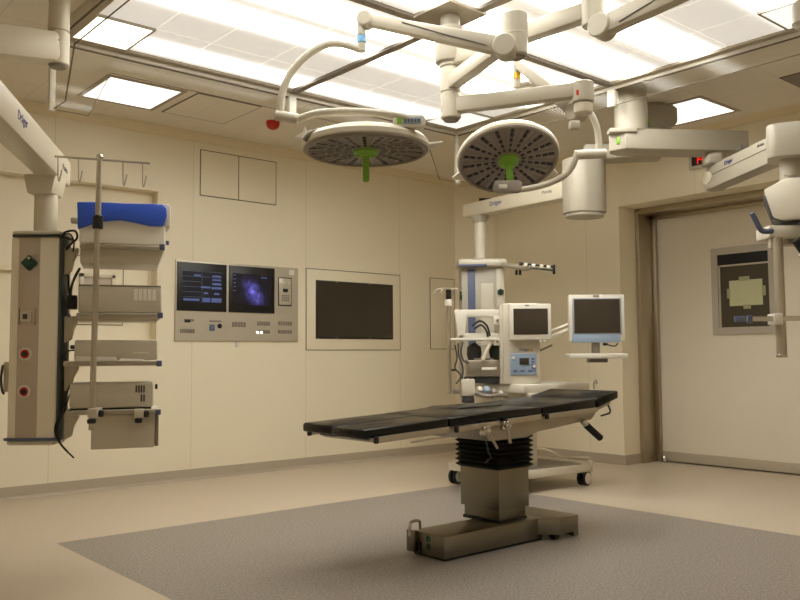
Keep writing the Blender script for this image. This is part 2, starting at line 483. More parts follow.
# flush access panels outlined by thin joints on the screen wall
def outline(name, x0, x1, z0, z1, label, mids=(), y=YW):
    w = MB(); t = .0055
    for a in (x0, x1) + tuple(mids): w.b2((a - t / 2, y - .004, z0), (a + t / 2, y + .001, z1))
    for a in (z0, z1): w.b2((x0, y - .004, a - t / 2), (x1, y + .001, a + t / 2))
    r = thing(name, label, 'wall panel', ((x0 + x1) / 2, y - .006, z0))
    w.build('joint', 'line', r)
    xs = sorted((x0, x1) + tuple(mids))
    for a, b in zip(xs, xs[1:]): MB().b2((a + .004, y - .006, z0 + .004), (b - .004, y, z1 - .004), .001).build('panel', 'wall_b', r)
    return r
outline('access_panel', 3.453, 4.243, 2.505, 2.918, 'pair of flush cream access panels high on the wall above the console', (3.84,))
outline('access_panel', 6.228, 6.60, 1.137, 1.92, 'single flush cream access panel on the wall behind the far drip stand')
outline('access_panel', 2.16, 2.81, 1.335, 1.90, 'flush cream panel in the alcove seen between the rack shelves', y=AY)
w = MB(); a, b = 2.44, 2.735; c, d = 1.55, 1.755
for lo, hi in (((a, c), (a + .03, d)), ((b - .03, c), (b, d)), ((a, d - .03), (b, d)), ((a, c), (b, c + .03))):
    w.b2((lo[0], AY - .03, lo[1]), (hi[0], AY, hi[1]), .003)
r = thing('hatch_window', 'small framed hatch in the alcove behind the second rack shelf', 'hatch', (2.59, AY - .03, c))
w.build('frame', 'cream', r); MB().b2((a + .03, AY - .012, c + .03), (b - .03, AY, d - .03)).build('pane', 'taupe', r)
w = MB(); w.b2((.3, AY - .05, 1.74), (1.95, AY, 1.775), .004)
tag(w.build('wall_ledge', 'cornice'), 'narrow cream ledge in the alcove left of the grey supply column', 'ledge')

# ================================================================ CEILING
CX, CY, CH = 3.40, 3.585, 1.72
cano = thing('airflow_light_canopy', 'large square ceiling canopy of lit diffuser panels over the operating table', 'ceiling light', (CX, CY, 2.62))
x0, x1, y0, y1 = CX - CH, CX + CH, CY - CH, CY + 1.62
zt = 3.04
w = MB(); fwd = .055
w.b2((x0, y0, zt - .01), (x1, y0 + fwd, CZ), .004); w.b2((x0, y1 - fwd, zt - .01), (x1, y1, CZ), .004)
w.b2((x0, y0 + fwd, zt - .01), (x0 + fwd, y1 - fwd, CZ)); w.b2((x1 - fwd, y0 + fwd, zt - .01), (x1, y1 - fwd, CZ))
w.build('frame', 'ceilframe', cano, label='grey inner frame of the canopy')
w = MB(); e = .03
for lo, hi in (((x0 - e, y0 - e), (x1 + e, y0)), ((x0 - e, y1), (x1 + e, y1 + e)), ((x0 - e, y0), (x0, y1)), ((x1, y0), (x1 + e, y1))):
    w.b2((lo[0], lo[1], zt - .035), (hi[0], hi[1], CZ), .003)
w.build('edge_profile', 'white', cano)
w = MB(); w.b2((CX - .03, y0, zt - .012), (CX + .03, y1, CZ), .003); w.build('cross_bar', 'greyd', cano)
w = MB(); w.b2((x0, CY - .03, zt - .012), (x1, CY + .03, CZ), .003); w.build('cross_bar', 'greyd', cano)
def cuts(a, b, m, n):
    l = [(a + (m - .03 - a) * i / n, a + (m - .03 - a) * (i + 1) / n) for i in range(n)]
    return l + [(m + .03 + (b - m - .03) * i / n, m + .03 + (b - m - .03) * (i + 1) / n) for i in range(n)]
def spans(l): return list(zip(l, l[1:]))
xs = spans([x0 + fwd, 2.10, 2.47, 2.91, CX - .03]) + spans([CX + .03, 3.83, 4.27, 4.68, x1 - fwd])
ys = spans([y0 + fwd, 2.26, 2.64, 3.07, CY - .03]) + spans([CY + .03, 3.96, 4.31, 4.71, y1 - fwd])
for i, (a, b) in enumerate(xs):
    for j, (c, d) in enumerate(ys):
        corner = (i in (0, 7)) and (j in (0, 7))
        m = 'diff' if not corner else ('lampb' if (i, j) == (0, 7) else 'lampd')
        z = zt + .004 - (.008 if corner else 0)
        MB().b2((a + .005, c + .005, z), (b - .005, d - .005, CZ - .005), .001).build('diffuser_panel', m, cano)
        if corner:
            w = MB(); t = .014
            for lo, hi in (((a, c), (b, c + t)), ((a, d - t), (b, d)), ((a, c + t), (a + t, d - t)), ((b - t, c + t), (b, d - t))): w.b2((lo[0], lo[1], zt - .008), (hi[0], hi[1], zt + .02))
            w.build('panel_frame', 'alu', cano)
w = MB().b2((x0 + .02, y0 + .02, CZ - .006), (x1 - .02, y1 - .02, CZ - .001)); w.build('backing_tray', 'greyd', cano)
# glass skirt with deeper, sloping ends at each corner
gz = zt - .035
def skirt(o, d, L):
    o = Vector(o); d = Vector(d); n = d.cross(UP).normalized()
    def P(s, h): return o + d * s + UP * (gz - h - o.z)
    prof = [(0.02, 0), (.02, .42), (.22, .42), (.36, .115), (L - .36, .115), (L - .22, .42), (L - .02, .42), (L - .02, 0)]
    pts = [P(*q) for q in prof]
    g = MB().prism(pts, n * .008); ob = g.build('glass_skirt', 'glass', cano, smooth=False)
    e = MB()
    for a, b in zip(pts[1:-1], pts[2:-1]): e.beam(a + n * .004, b + n * .004, .0085, .0025, bev=0, side=n)
    e.build('edge_seal', 'lineblk', ob)
    MB().b2(*[Vector((min(q[i] for q in (pts[0], pts[-1])) - .006 * abs(n[i]), max(q[i] for q in (pts[0], pts[-1])) + .006 * abs(n[i]))[s] for i in range(3)) - UP * (.007 if s == 0 else 0) for s in (0, 1)]).build('top_seal', 'lineblk', ob)
e = .016
skirt((x0 - e, y1 + e, gz), (1, 0, 0), x1 - x0 + 2 * e)
skirt((x1 + e, y1 + e, gz), (0, -1, 0), y1 - y0 + 2 * e)
skirt((x0 - e, y0 - e, gz), (0, 1, 0), y1 - y0 + 2 * e)
skirt((x1 + e, y0 - e, gz), (-1, 0, 0), x1 - x0 + 2 * e)
for px, py in ((x0 - .02, y1 + .02), (x1 + .02, y1 + .02), (x0 - .02, y0 - .02), (x1 + .02, y0 - .02)):
    MB().b2((px - .018, py - .018, gz - .43), (px + .018, py + .018, gz), .003).build('corner_post', 'white2', cano)
for px, py in ((CX, y1 + .02), (x1 + .02, CY), (x0 - .02, CY), (CX, y0 - .02)):
    MB().b2((px - .03, py - .03, gz - .125), (px + .03, py + .03, gz), .003).build('glass_clip', 'white2', cano)

def ceil_light(x0, x1, y0, y1, label):
    r = thing('ceiling_light', label, 'ceiling light', ((x0 + x1) / 2, (y0 + y1) / 2, CZ - .006), 'square lights recessed in the ceiling')
    w = MB(); t = .035
    for lo, hi in (((x0 - t, y0 - t), (x1 + t, y0)), ((x0 - t, y1), (x1 + t, y1 + t)), ((x0 - t, y0), (x0, y1)), ((x1, y0), (x1 + t, y1))):
        w.b2((lo[0], lo[1], CZ - .006), (hi[0], hi[1], CZ))
    w.build('frame', 'ceilframe', r)
    MB().b2((x0, y0, CZ - .005), (x1, y1, CZ)).build('diffuser', 'lampw', r)
    return r
ceil_light(2.25, 2.79, 5.80, 6.36, 'square ceiling light at the left above the supply rack')
ceil_light(5.98, 6.53, 3.37, 3.95, 'square ceiling light at the right above the door')
def hatch(x0, x1, y0, y1, label, m='ceiling'):
    r = thing('ceiling_hatch', label, 'ceiling hatch', ((x0 + x1) / 2, (y0 + y1) / 2, CZ - .006))
    w = MB(); t = .007
    for lo, hi in (((x0, y0), (x1, y0 + t)), ((x0, y1 - t), (x1, y1)), ((x0, y0), (x0 + t, y1)), ((x1 - t, y0), (x1, y1))): w.b2((lo[0], lo[1], CZ - .006), (hi[0], hi[1], CZ))
    w.build('joint', 'linec', r); MB().b2((x0 + t, y0 + t, CZ - .006), (x1 - t, y1 - t, CZ)).build('panel', m, r)
hatch(2.90, 3.46, 5.74, 6.38, 'square access hatch in the ceiling between the left light and the red detector')
hatch(6.0, 6.6, 2.2, 2.75, 'square access hatch in the ceiling at the right edge above the door', 'greyd')
det = thing('fire_detector', 'red domed fire detector on the ceiling left of the surgical lamp', 'detector', (3.77, 6.05, CZ - .075))
pd = onz(273, 121.5, CZ)
det.location = (pd.x, pd.y, CZ - .075)
MB().lathe((pd.x, pd.y, CZ - .022), UP, [(.055, 0), (.058, .005), (.058, .022)], 28).build('base', 'red', det)
MB().lathe((pd.x, pd.y, CZ - .022), -UP, [(.056, 0), (.055, .014), (.045, .034), (.02, .048), (0, .05)], 28).build('dome', 'red', det)

# ================================================================ WALL EQUIPMENT
# control console let into the wall
con = thing('wall_control_console', 'stainless wall console with two lit dark screens and a keypad', 'control panel', (3.85, YW, 1.2))
x0, x1, z0, z1 = 3.222, 4.487, 1.205, 1.913
MB().b2((x0, YW - .02, z0), (x1, YW, z1), .004).build('panel', 'console', con)
ya = YW - .02
def wx(x, y=300): return ony(x, y, ya).x
def wz(x, y): return ony(x, y, ya).z
sx0, sx1, sx2, sx3 = wx(176.5), wx(226), wx(228.5), wx(274)
sz0, sz1 = wz(225, 312), 1.893
for nm, a, b in (('left', sx0, sx1), ('right', sx2, sx3)):
    sc = MB().b2((a, ya - .012, sz0), (b, ya, sz1), .003).build('screen', 'black', con, label='dark screen showing a blue list' if nm == 'left' else 'dark screen showing a blue scan')
    if nm == 'left':
        l, r_ = a + .05, b - .05; B, T = sz0 + .075, sz1 - .075
        MB().b2((l, ya - .0135, B), (r_, ya - .012, T)).build('display', 'scr_bg', sc)
        w = MB(); v = MB(); W = r_ - l; H = T - B
        for i in range(6): v.b2((l, ya - .0148, B + H * (.16 + i * .165)), (l + W * (.46 if i < 4 else 1), ya - .0135, B + H * (.16 + i * .165) + .006))
        v.b2((l + W * .48, ya - .0148, B), (l + W * .49, ya - .0135, T))
        for fx0, fx1, fy0, fy1 in ((.28, .45, .84, .9), (.75, .97, .84, .9), (.75, .97, .72, .78), (.75, .98, .58, .65), (.46, .7, .47, .53), (.73, .99, .45, .52), (.53, .64, .28, .34), (.8, .93, .27, .33), (.02, .42, .05, .12), (.5, .7, .02, .16), (.73, .99, .02, .16)):
            MB().b2((l + W * fx0, ya - .015, B + H * fy0), (l + W * fx1, ya - .0135, B + H * fy1)).build('text_block', 'scr_row', sc)
        v.build('grid_lines', 'scr_dim', sc)
    else:
        MB().b2((a + .035, ya - .0135, sz0 + .07), (b - .04, ya - .012, sz1 - .07)).build('display', 'scan', sc)
        w = MB()
        for i in range(5): w.b2((a + .04, ya - .0148, sz1 - .09 - i * .035), (a + .065, ya - .0135, sz1 - .083 - i * .035))
        w.b2((b - .15, ya - .0148, sz1 - .10), (b - .09, ya - .0135, sz1 - .09))
        w.build('readout', 'scr_row', sc)
kx0, kx1, kz0, kz1 = wx(278), wx(291.5), wz(285, 306), wz(285, 277.5)
kp = MB().b2((kx0, ya - .006, kz0), (kx1, ya, kz1), .002).build('keypad', 'black', con)
MB().b2((kx0 + .008, ya - .010, kz0 + .01), (kx1 - .008, ya - .004, kz1 - .01), .002).build('fascia', 'console', kp)
kw = kx1 - kx0; kh = kz1 - kz0
for fx in (.38, .70): MB().lathe((kx0 + kw * fx, ya - .010, kz0 + kh * .80), (0, -1, 0), [(.014, 0), (.014, .01), (0, .012)], 16).build('knob', 'white2', kp)
MB().b2((kx0 + kw * .32, ya - .012, kz0 + kh * .48), (kx0 + kw * .68, ya - .009, kz0 + kh * .60)).build('display', 'black', kp)
w = MB()
for i in range(4):
    for j in range(4): w.b2((kx0 + kw * (.24 + .14 * i), ya - .013, kz0 + kh * (.16 + .06 * j)), (kx0 + kw * (.34 + .14 * i), ya - .009, kz0 + kh * (.20 + .06 * j)))
w.build('key_block', 'greyd', kp)
MB().b2((wx(289, 271), ya - .004, wz(290, 275)), (wx(294, 271), ya, wz(290, 270)), .001).build('sticker', 'paperw', con)
def row(xa, xb, ya_px, yb_px, n, m='greyd', nm='button_row'):
    w = MB(); X0, X1 = wx(xa), wx(xb); Z0, Z1 = wz((xa + xb) / 2, yb_px), wz((xa + xb) / 2, ya_px)
    for i in range(n): w.b2((X0 + (X1 - X0) * (i + .1) / n, ya - .005, Z0), (X0 + (X1 - X0) * (i + .9) / n, ya, Z1), .001)
    return w.build(nm, m, con)
row(180, 195, 329, 333, 7); row(184, 194, 319, 321.5, 4); row(232, 246, 322, 327, 5); row(257, 270, 321.5, 325.5, 6); row(257, 270, 330, 333.5, 6)
row(278, 292, 321.5, 325.5, 6); row(278, 292, 330, 333.5, 6); row(208, 223, 320.5, 322, 1); row(209, 215.5, 324.5, 331, 1, 'bluegrey', 'small_display')
MB().b2((wx(184.5, 321), ya - .007, wz(188, 322.5)), (wx(190, 321), ya, wz(188, 319.5)), .002).build('connector', 'black', con)
MB().lathe((wx(219.5, 326), ya, wz(219.5, 326)), (0, -1, 0), [(.022, 0), (.022, .006), (0, .008)], 20).build('socket', 'black', con)
for q in (257.5, 261): MB().lathe((wx(q, 332.5), ya - .004, wz(q, 332.5)), (0, -1, 0), [(.014, 0), (.012, .006), (0, .008)], 16).build('indicator_lamp', 'ledw', con)
tag(MB().b2((wx(236.5, 344), YW - .012, wz(238, 347)), (wx(239.5, 344), YW, wz(238, 341.5)), .002).build('wall_tab', 'white2'), 'tiny white tab on the wall under the console', 'tab')

tv = outline('wall_screen', 4.59, 5.792, 1.125, 1.922, 'black flat screen behind a flush cream wall panel right of the console')
tv['category'] = 'screen'
MB().b2((4.70, YW - .014, 1.236), (5.686, YW - .004, 1.813), .003).build('bezel', 'black', tv)
MB().b2((4.715, YW - .017, 1.252), (5.671, YW - .012, 1.798)).build('glass', 'tvglass', tv)
for q in (4.95, 5.37):
    for z in (1.243, 1.806): MB().lathe((q, YW - .014, z), (0, -1, 0), [(.01, 0), (.009, .003), (0, .004)], 12).build('screw', 'greyd', tv)

ck = thing('wall_clock', 'red digital clock in a grey frame above the door', 'clock', (XR - .03, 3.93, 2.70))
A = ony(0, 0, 1)
c0 = onx(688.5, 156, XR - .03); c1 = onx(688.5, 170, XR - .03); c2 = onx(714, 165, XR - .03)
MB().b2((XR - .03, c2.y, c1.z), (XR, c0.y, c1.z + .19), .004).build('frame', 'greyp', ck)
MB().b2((XR - .034, c2.y + .03, c1.z + .028), (XR - .028, c0.y - .03, c1.z + .16)).build('display', 'black', ck)
w = MB(); zz = c1.z + .075
def seg7(y, on):
    a, b, t = .016, .034, .009
    S = {'t': ((-a, b), (a, b)), 'm': ((-a, 0), (a, 0)), 'b': ((-a, -b), (a, -b)), 'l': ((a, 0), (a, b)), 'r': ((-a, 0), (-a, b)), 'L': ((a, -b), (a, 0)), 'R': ((-a, -b), (-a, 0))}
    for q in on:
        (p0, q0), (p1, q1) = S[q]
        w.b2((XR - .036, y + min(p0, p1) - t / 2, zz + min(q0, q1) - t / 2), (XR - .033, y + max(p0, p1) + t / 2, zz + max(q0, q1) + t / 2))
yy = c0.y - .075
for i, on in enumerate(('rR', 'tlrmR', 'tlrbLR', 'tlmbR')): seg7(yy - i * .046, on)
w.build('digits', 'led', ck)
bb = thing('wall_display', 'small black box on the wall in the far corner behind the right surgical lamp', 'display', (6.83, 6.5, 2.74))
A45 = (Vector((.7071, -.7071, 0)), Vector((.7071, .7071, 0)), UP)
cc = at(491, 203, 9.0)
MB().box(cc, (.26, .05, .10), RC, .004).build('case', 'black', bb); MB().box(cc + F0 * .17, (.06, .34, .05), RC, .004).build('bracket', 'charcoal', bb)
bb.location = (cc.x, cc.y, cc.z - .05)
for ch in bb.children: ch.location = ch.location + Vector((6.83, 6.5, 2.74)) - bb.location

exec_parts = []
# ================================================================ OPERATING TABLE
tb = thing('operating_table', 'black padded operating table on a stainless steel pedestal', 'operating table', (3.6, 3.39, 0))
w = MB(); w.b2((3.02, 3.196, .012), (3.80, 3.445, .128), .006); w.build('base_beam', 'steel', tb)
fp = [(3.70, 3.215), (3.735, 3.215), (3.86, 3.118), (4.03, 3.118), (4.03, 3.56), (3.86, 3.56), (3.735, 3.46), (3.70, 3.46)]
w = MB(); w.prism([(a, b, .034) for a, b in fp], (0, 0, .092), .004); w.build('base_foot', 'steel', tb)
w = MB()
for lo, hi in (((3.70, 3.20), (3.80, 3.48)), ((3.985, 3.118), (4.03, 3.20)), ((3.985, 3.48), (4.03, 3.56))): w.b2((lo[0], lo[1], .008), (hi[0], hi[1], .036), .003)
w.build('foot_skirt', 'steel', tb)
for y in (3.17, 3.51):
    MB().cyl((3.87, y - .02, .03), (3.87, y + .02, .03), .03, 20, .004).build('roller', 'rubber', tb)
MB().b2((3.03, 3.2, .002), (3.79, 3.44, .014)).build('floor_seal', 'rubber', tb)
MB().b2((2.992, 3.40, .02), (3.02, 3.462, .132), .004).build('end_plate', 'steel', tb)
MB().b2((3.014, 3.374, .012), (3.0205, 3.398, .075)).build('slot', 'black', tb)
MB().tube(spline([(2.992, 3.432, .10), (2.992, 3.432, .16), (3.006, 3.432, .174), (3.05, 3.432, .174), (3.064, 3.432, .16), (3.064, 3.432, .12)], 4), .008, 8).build('lifting_handle', 'chrome', tb)
for z in (.058, .098): MB().lathe((3.0205, 3.318, z), (-1, 0, 0), [(.019, 0), (.018, .0015), (0, .002)], 20, sx=1.0).build('sticker', 'dgreen', tb, label='round green sticker')
MB().b2((3.50, 3.255, .12), (3.722, 3.53, .36), .003).build('inner_column', 'steel', tb)
MB().b2((3.494, 3.249, .122), (3.728, 3.536, .14), .003).build('column_gasket', 'rubber', tb)
MB().b2((3.485, 3.24, .197), (3.737, 3.545, .42), .004).build('outer_column', 'steel', tb)
w = MB()
bx, by, hx, hy = 3.611, 3.392, .127, .153
N = 7
rings = []
for i in range(2 * N + 1):
    z = .42 + .19 * i / (2 * N); q = .022 if i % 2 else .002
    rings.append([w.bm.verts.new((bx + sx * (hx + q), by + sy * (hy + q), z)) for sx, sy in ((-1, -1), (1, -1), (1, 1), (-1, 1))])
for a, b in zip(rings, rings[1:]):
    for i in range(4): w.bm.faces.new((a[i], a[(i + 1) % 4], b[(i + 1) % 4], b[i]))
w.bm.faces.new(rings[0]); w.bm.faces.new(rings[-1])
w.build('bellows', 'rubber', tb, smooth=False)

TW0, TW1 = 3.12, 3.66
def pad(name, prof, y0, y1, th, label=None, bev=.012):
    """upholstered section: top line prof [(x, z)...], thickness th"""
    pts = [(x, y0, z) for x, z in prof] + [(x, y0, z - (th if not isinstance(th, list) else th[i])) for i, (x, z) in list(enumerate(prof))[::-1]]
    return MB().prism(pts, (0, y1 - y0, 0), bev).build(name, 'vinyl', tb, label=label)
pad('leg_pad', [(2.44, .715), (2.99, .741)], TW0, 3.383, .046, 'near half of the split leg section')
pad('leg_pad', [(2.455, .719), (3.0, .741)], 3.391, TW1, .046, 'far half of the split leg section')
pad('seat_pad', [(2.998, .742), (3.20, .751), (3.33, .760), (3.72, .766)], TW0, TW1, .046, bev=.010)
pad('back_pad', [(3.728, .767), (4.23, .793)], TW0, TW1, [.046, .060])
pad('head_pad', [(4.238, .795), (4.46, .838)], TW0, TW1, [.06, .050])
# raised edge of the seat pad at the far side
MB().prism([(3.27, 3.40, .752), (3.36, 3.40, .768), (3.70, 3.40, .771), (3.71, 3.40, .757)], (0, .25, 0), .006).build('seat_rise', 'vinyl', tb)
w = MB()
for x, y0 in ((2.52, 3.20), (2.52, 3.46)): w.b2((x, y0, .655), (x + .05, y0 + .14, .68), .006)
w.build('pad_catch', 'black', tb)
w = MB().prism([(3.24, 3.15, .693), (3.72, 3.15, .717), (4.24, 3.15, .733), (4.26, 3.15, .70), (4.22, 3.15, .668), (3.72, 3.15, .625), (3.62, 3.15, .60), (3.32, 3.15, .60)], (0, .48, 0), .004)
w.build('top_frame', 'alu', tb)
w = MB().prism([(2.53, 3.16, .668), (3.24, 3.16, .70), (3.24, 3.16, .672), (2.56, 3.16, .642)], (0, .46, 0), .003); w.build('leg_frame', 'alu', tb)
w = MB().prism([(4.24, 3.17, .728), (4.45, 3.17, .782), (4.44, 3.17, .752), (4.24, 3.17, .70)], (0, .44, 0), .003); w.build('head_frame', 'alu', tb)
def rail(xa, za, xb, zb):
    for y in (3.112, 3.668):
        q = MB().beam((xa, y, za), (xb, y, zb), .012, .028, bev=.002).build('side_rail', 'polesteel', tb)
        MB().box(((xa + .006), y, za), (.022, .018, .032), None, .004).build('end_stop', 'black', q)
rail(2.50, .664, 2.98, .686); rail(3.03, .682, 3.36, .697); rail(3.40, .700, 3.70, .714); rail(3.75, .712, 4.22, .728)
MB().beam((2.74, 3.13, .635), (3.0, 3.13, .648), .010, .008, bev=.002).build('release_bar', 'chrome', tb)
def clamp(x, z, dx, nm='rail_clamp'):
    c = MB().box((x, 3.10, z), (.042, .04, .05), None, .008).build(nm, 'chrome', tb)
    MB().lathe((x, 3.082, z + .005), (0, -1, 0), [(.02, 0), (.022, .012), (.014, .02), (0, .022)], 18).build('knob', 'chrome', c)
    MB().beam((x, 3.075, z - .005), (x + dx, 3.055, z - .092), .018, .012, bev=.004).build('lever', 'alu', c)
clamp(3.23, .664, .05); clamp(3.385, .682, -.005)
w = MB().cyl((4.125, 3.15, .665), (4.165, 3.14, .632), .018, 16, .003); hn = w.build('handle_stub', 'chrome', tb)
MB().cyl((4.150, 3.143, .642), (4.262, 3.115, .552), .021, 18, .006).build('hand_grip', 'rubber', tb)
MB().tube([(4.39, 3.15, .748), (4.385, 3.13, .715), (4.36, 3.12, .700), (4.27, 3.115, .690)], .006, 8).build('release_lever', 'black', tb)
MB().box((3.72, 3.128, .722), (.05, .02, .02), None, .005).build('joint_cover', 'black', tb)
MB().tube(spline([(3.32, 3.18, .62), (3.35, 3.19, .54), (3.40, 3.22, .50), (3.44, 3.30, .46)], 5), .005, 6).build('cable', 'charcoal', tb)

# ================================================================ ANAESTHESIA WORKSTATION
an = thing('anaesthesia_machine', 'white wheeled anaesthesia machine with monitor and pale blue control panel', 'medical machine', (5.25, 4.65, 0))
BC = Vector((5.27, 4.67, 0)); BX = Vector((.995, -.1, 0)).normalized(); BY = Vector((.1, .995, 0)).normalized(); BA = (BX, BY, UP)
def bp(a, b, z): return BC + BX * a + BY * b + UP * z
def bbox(mb, a0, a1, b0, b1, z0, z1, bev=.0, seg=2): return mb.box(bp((a0 + a1) / 2, (b0 + b1) / 2, (z0 + z1) / 2), (a1 - a0, b1 - b0, z1 - z0), BA, bev, seg)
ha_, hb_ = .434, .404
w = MB()
bbox(w, -ha_, ha_, -hb_, -hb_ + .05, .115, .175, .006); bbox(w, -ha_, ha_, hb_ - .05, hb_, .115, .175, .006)
bbox(w, -ha_, -ha_ + .05, -hb_ + .05, hb_ - .05, .116, .174); bbox(w, ha_ - .05, ha_, -hb_ + .05, hb_ - .05, .116, .174)
w.build('base_frame', 'white', an)
bbox(MB(), -ha_ + .03, ha_ - .03, -hb_ + .03, hb_ - .03, .135, .17, .004).build('base_shelf', 'greyd', an)
for (a_, b_) in ((.384, -.354), (-.384, -.354), (-.384, .354), (.384, .354)):
    p0 = bp(a_, b_, 0); x, y = p0.x, p0.y
    c = MB().lathe((x, y, .09), UP, [(.018, 0), (.018, .03)], 14).build('castor', 'greyp', an)
    ax = (R0 * .72 + F0 * -.70).normalized()
    for sgn in (-1, 1):
        o = Vector((x, y, .062)) + ax * (.024 * sgn)
        wh = MB().lathe(o - ax * .014, ax, [(.05, 0), (.06, .006), (.06, .022), (.05, .028)], 28).build('wheel', 'rubber', c)
        MB().lathe(o + ax * .014 * sgn, ax * sgn, [(.046, -.002), (.046, .002), (.03, .004), (.012, .006), (0, .006)], 24).build('wheel_cover', 'white2', wh)
    MB().box(Vector((x, y, .075)), (.03, .09, .05), RC, .01).build('castor_fork', 'charcoal', c)
bbox(MB(), ha_ - .035, ha_ + .004, -hb_ - .004, -hb_ + .035, .15, .205, .006).build('corner_post', 'white2', an)
MB().tube(spline([onz(500, 449, .19), onz(530, 448, .20), onz(547, 450, .20), onz(565, 457, .19), onz(590, 458, .19)], 6), .011, 8).build('hose', 'tubing', an, label='white hose lying on the base shelf')
# carcass under the worktop
bbox(MB(), -.33, -.03, -.25, .30, .17, .78, .01).build('cabinet', 'white', an)
w = bbox(MB(), -.40, .331, -.49, .10, .772, .842, .014, 3); w.build('worktop', 'white2', an)
bbox(MB(), -.36, .28, -.51, -.48, .745, .775, .006).build('drawer_front', 'cream', an)
T = 6.45
w = MB(); pxbox(w, 503, 303, 540, 384, T, .36, .012)
tw = w.build('tower', 'white', an)
w = MB(); pxbox(w, 500, 305, 504.5, 384, T + .02, .33, .004); w.build('tower_side', 'greyp', an)
# control panel
w = MB(); pxbox(w, 510.5, 353.5, 536.5, 375, T - .012, .02, .006); cp = w.build('control_panel', 'bluepanel', an)
w = MB(); pxbox(w, 519.5, 358, 529, 364.5, T - .018, .01, .001); w.build('display', 'screen', cp)
for q in (513.5, 534): 
    w = MB(); w.lathe(at(q, 358 if q < 520 else 366, T - .012), -F0, [(.012, 0), (.011, .012), (0, .013)], 14); w.build('knob', 'white2', cp)
w = MB()
for i in range(4): pxbox(w, 531.5, 358 + i * 3, 534.5, 359.8 + i * 3, T - .0145, .004, 0)
for i in range(3): pxbox(w, 513 + i * 7.5, 370, 517.5 + i * 7.5, 372, T - .0145, .004, 0)
w.build('buttons', 'bluegrey', cp)
lettering('lettering', 'Dräger', .028, at(524.5, 349.5, T - .002), R0, UP, 'logo', an)
w = MB(); pxbox(w, 530.5, 348.5, 533, 350.8, T - .002, .003, 0); w.build('warning_sticker', 'yellow', an)
# tilting screen on the tower
w = MB(); pxbox(w, 509.5, 303.5, 551.5, 340, T - .07, .06, .012); mon = w.build('monitor', 'white2', an)
w = MB(); pxbox(w, 513.5, 308.5, 548, 334.5, T - .074, .006, .002); w.build('display', 'screen', mon)
w = MB(); pxbox(w, 525, 304.8, 529, 306, T - .073, .004, 0); w.build('badge', 'greyd', mon)
for q in range(3): 
    w = MB(); w.lathe(at(540 + 4 * q, 341 - .6 * q, T - .03), -F0, [(.014, 0), (.014, .03), (0, .034)], 14); w.build('knob', 'white2', mon)
MB().tube([at(539, 351, T + .02), at(552, 345, T - .02)], .008, 8).build('rail_arm', 'alu', an)
# left side bracket frame
w = MB(); pxbox(w, 456, 309.5, 501, 317, T + .06, .06, .008); w.build('bracket_arm', 'white2', an)
w = MB(); pxbox(w, 463, 333, 501, 338.5, T + .08, .06, .006); w.build('bracket_arm', 'white2', an)
w = MB(); pxbox(w, 451, 338, 496, 340.5, T + .02, .16, .004); w.build('bracket_shelf', 'white2', an)
w = MB(); pts = [at(454.5, 310, T + .05), at(467, 310, T + .05), at(465, 334, T + .05), at(458, 336, T + .05)]
w.prism(pts, F0 * .05, .004); w.build('bracket_plate', 'white2', an)
for y in (320.5, 341.5):
    w = MB(); pxbox(w, 493.5, y - 4, 501.5, y + 4, T + .03, .07, .006); q = w.build('clamp_block', 'white2', an)
    w = MB(); w.lathe(at(497.5, y, T + .03), -F0, [(.012, 0), (.012, .008), (0, .01)], 12); w.build('screw', 'greyd', q)
# gas module, absorber and hoses
w = MB(); pxbox(w, 467.5, 360, 502, 376.5, T + .06, .25, .008); gm = w.build('gas_module', 'alu', an)
w = MB(); pxbox(w, 474, 358, 502, 361.5, T + .10, .2, .004); w.build('module_lid', 'greyd', gm)
w = MB(); pxbox(w, 482, 367.5, 497, 370, T + .056, .006, .001); w.build('label_strip', 'paperw', gm)
w = MB(); pxbox(w, 466, 377, 500, 383, T + .08, .2, .004); w.build('module_base', 'charcoal', gm)
w = MB(); pxbox(w, 462, 379, 475, 396, T - .05, .12, .012); ab = w.build('absorber', 'white', an)
for q in (465.5, 471):
    w = MB(); w.cyl(at(q, 380, T), at(q, 377.5, T), .016, 12); w.build('port', 'black', ab)
w = MB(); w.lathe(at(468, 396, T), -UP, [(.045, 0), (.045, .02), (.05, .024), (.05, .05), (.03, .055)], 20); w.build('canister', 'charcoal', ab)
for i, (x, y, r) in enumerate(((479, 391, .028), (486, 391, .03), (493, 393, .026), (500, 394.5, .02))):
    w = MB(); w.lathe(at(x, y, T - .06), (-F0 * .7 + UP * .5 + R0 * .2), [(r, -.04), (r, .02), (r * .7, .035), (0, .04)], 16)
    w.build('valve', ('greyp', 'bluepanel', 'greyd', 'greyp')[i], an)
w = MB(); w.tube(spline([at(476, 393, T - .12), at(486, 396, T - .14), at(500, 395, T - .14), at(507, 396, T - .12)], 5), .016, 8); w.build('breathing_hose', 'greyd', an)
w = MB()
bag = spline([at(492, 341, T + .05), at(487, 350, T + .04), at(483, 360, T + .04)], 6)
w.tube(bag, .014, 8); w.build('breathing_hose', 'tubing', an)
w = MB(); w.lathe(at(496.5, 340, T + .14), -UP, [(.012, 0), (.05, .03), (.062, .09), (.05, .15), (.02, .18)], 20); w.build('breathing_bag', 'bag', an)
w = MB(); w.lathe(at(474, 343, T + .16), -UP, [(.015, 0), (.055, .03), (.06, .09), (.045, .14), (.02, .16)], 20); w.build('breathing_bag', 'charcoal', an)
for pts in ([(472, 326), (480, 321), (487, 326), (490, 336)], [(474, 329), (481, 325), (486, 330), (488, 337)]):
    MB().tube(spline([at(x, y, T + .05) for x, y in pts], 6), .008, 8).build('cable', 'rubber', an)
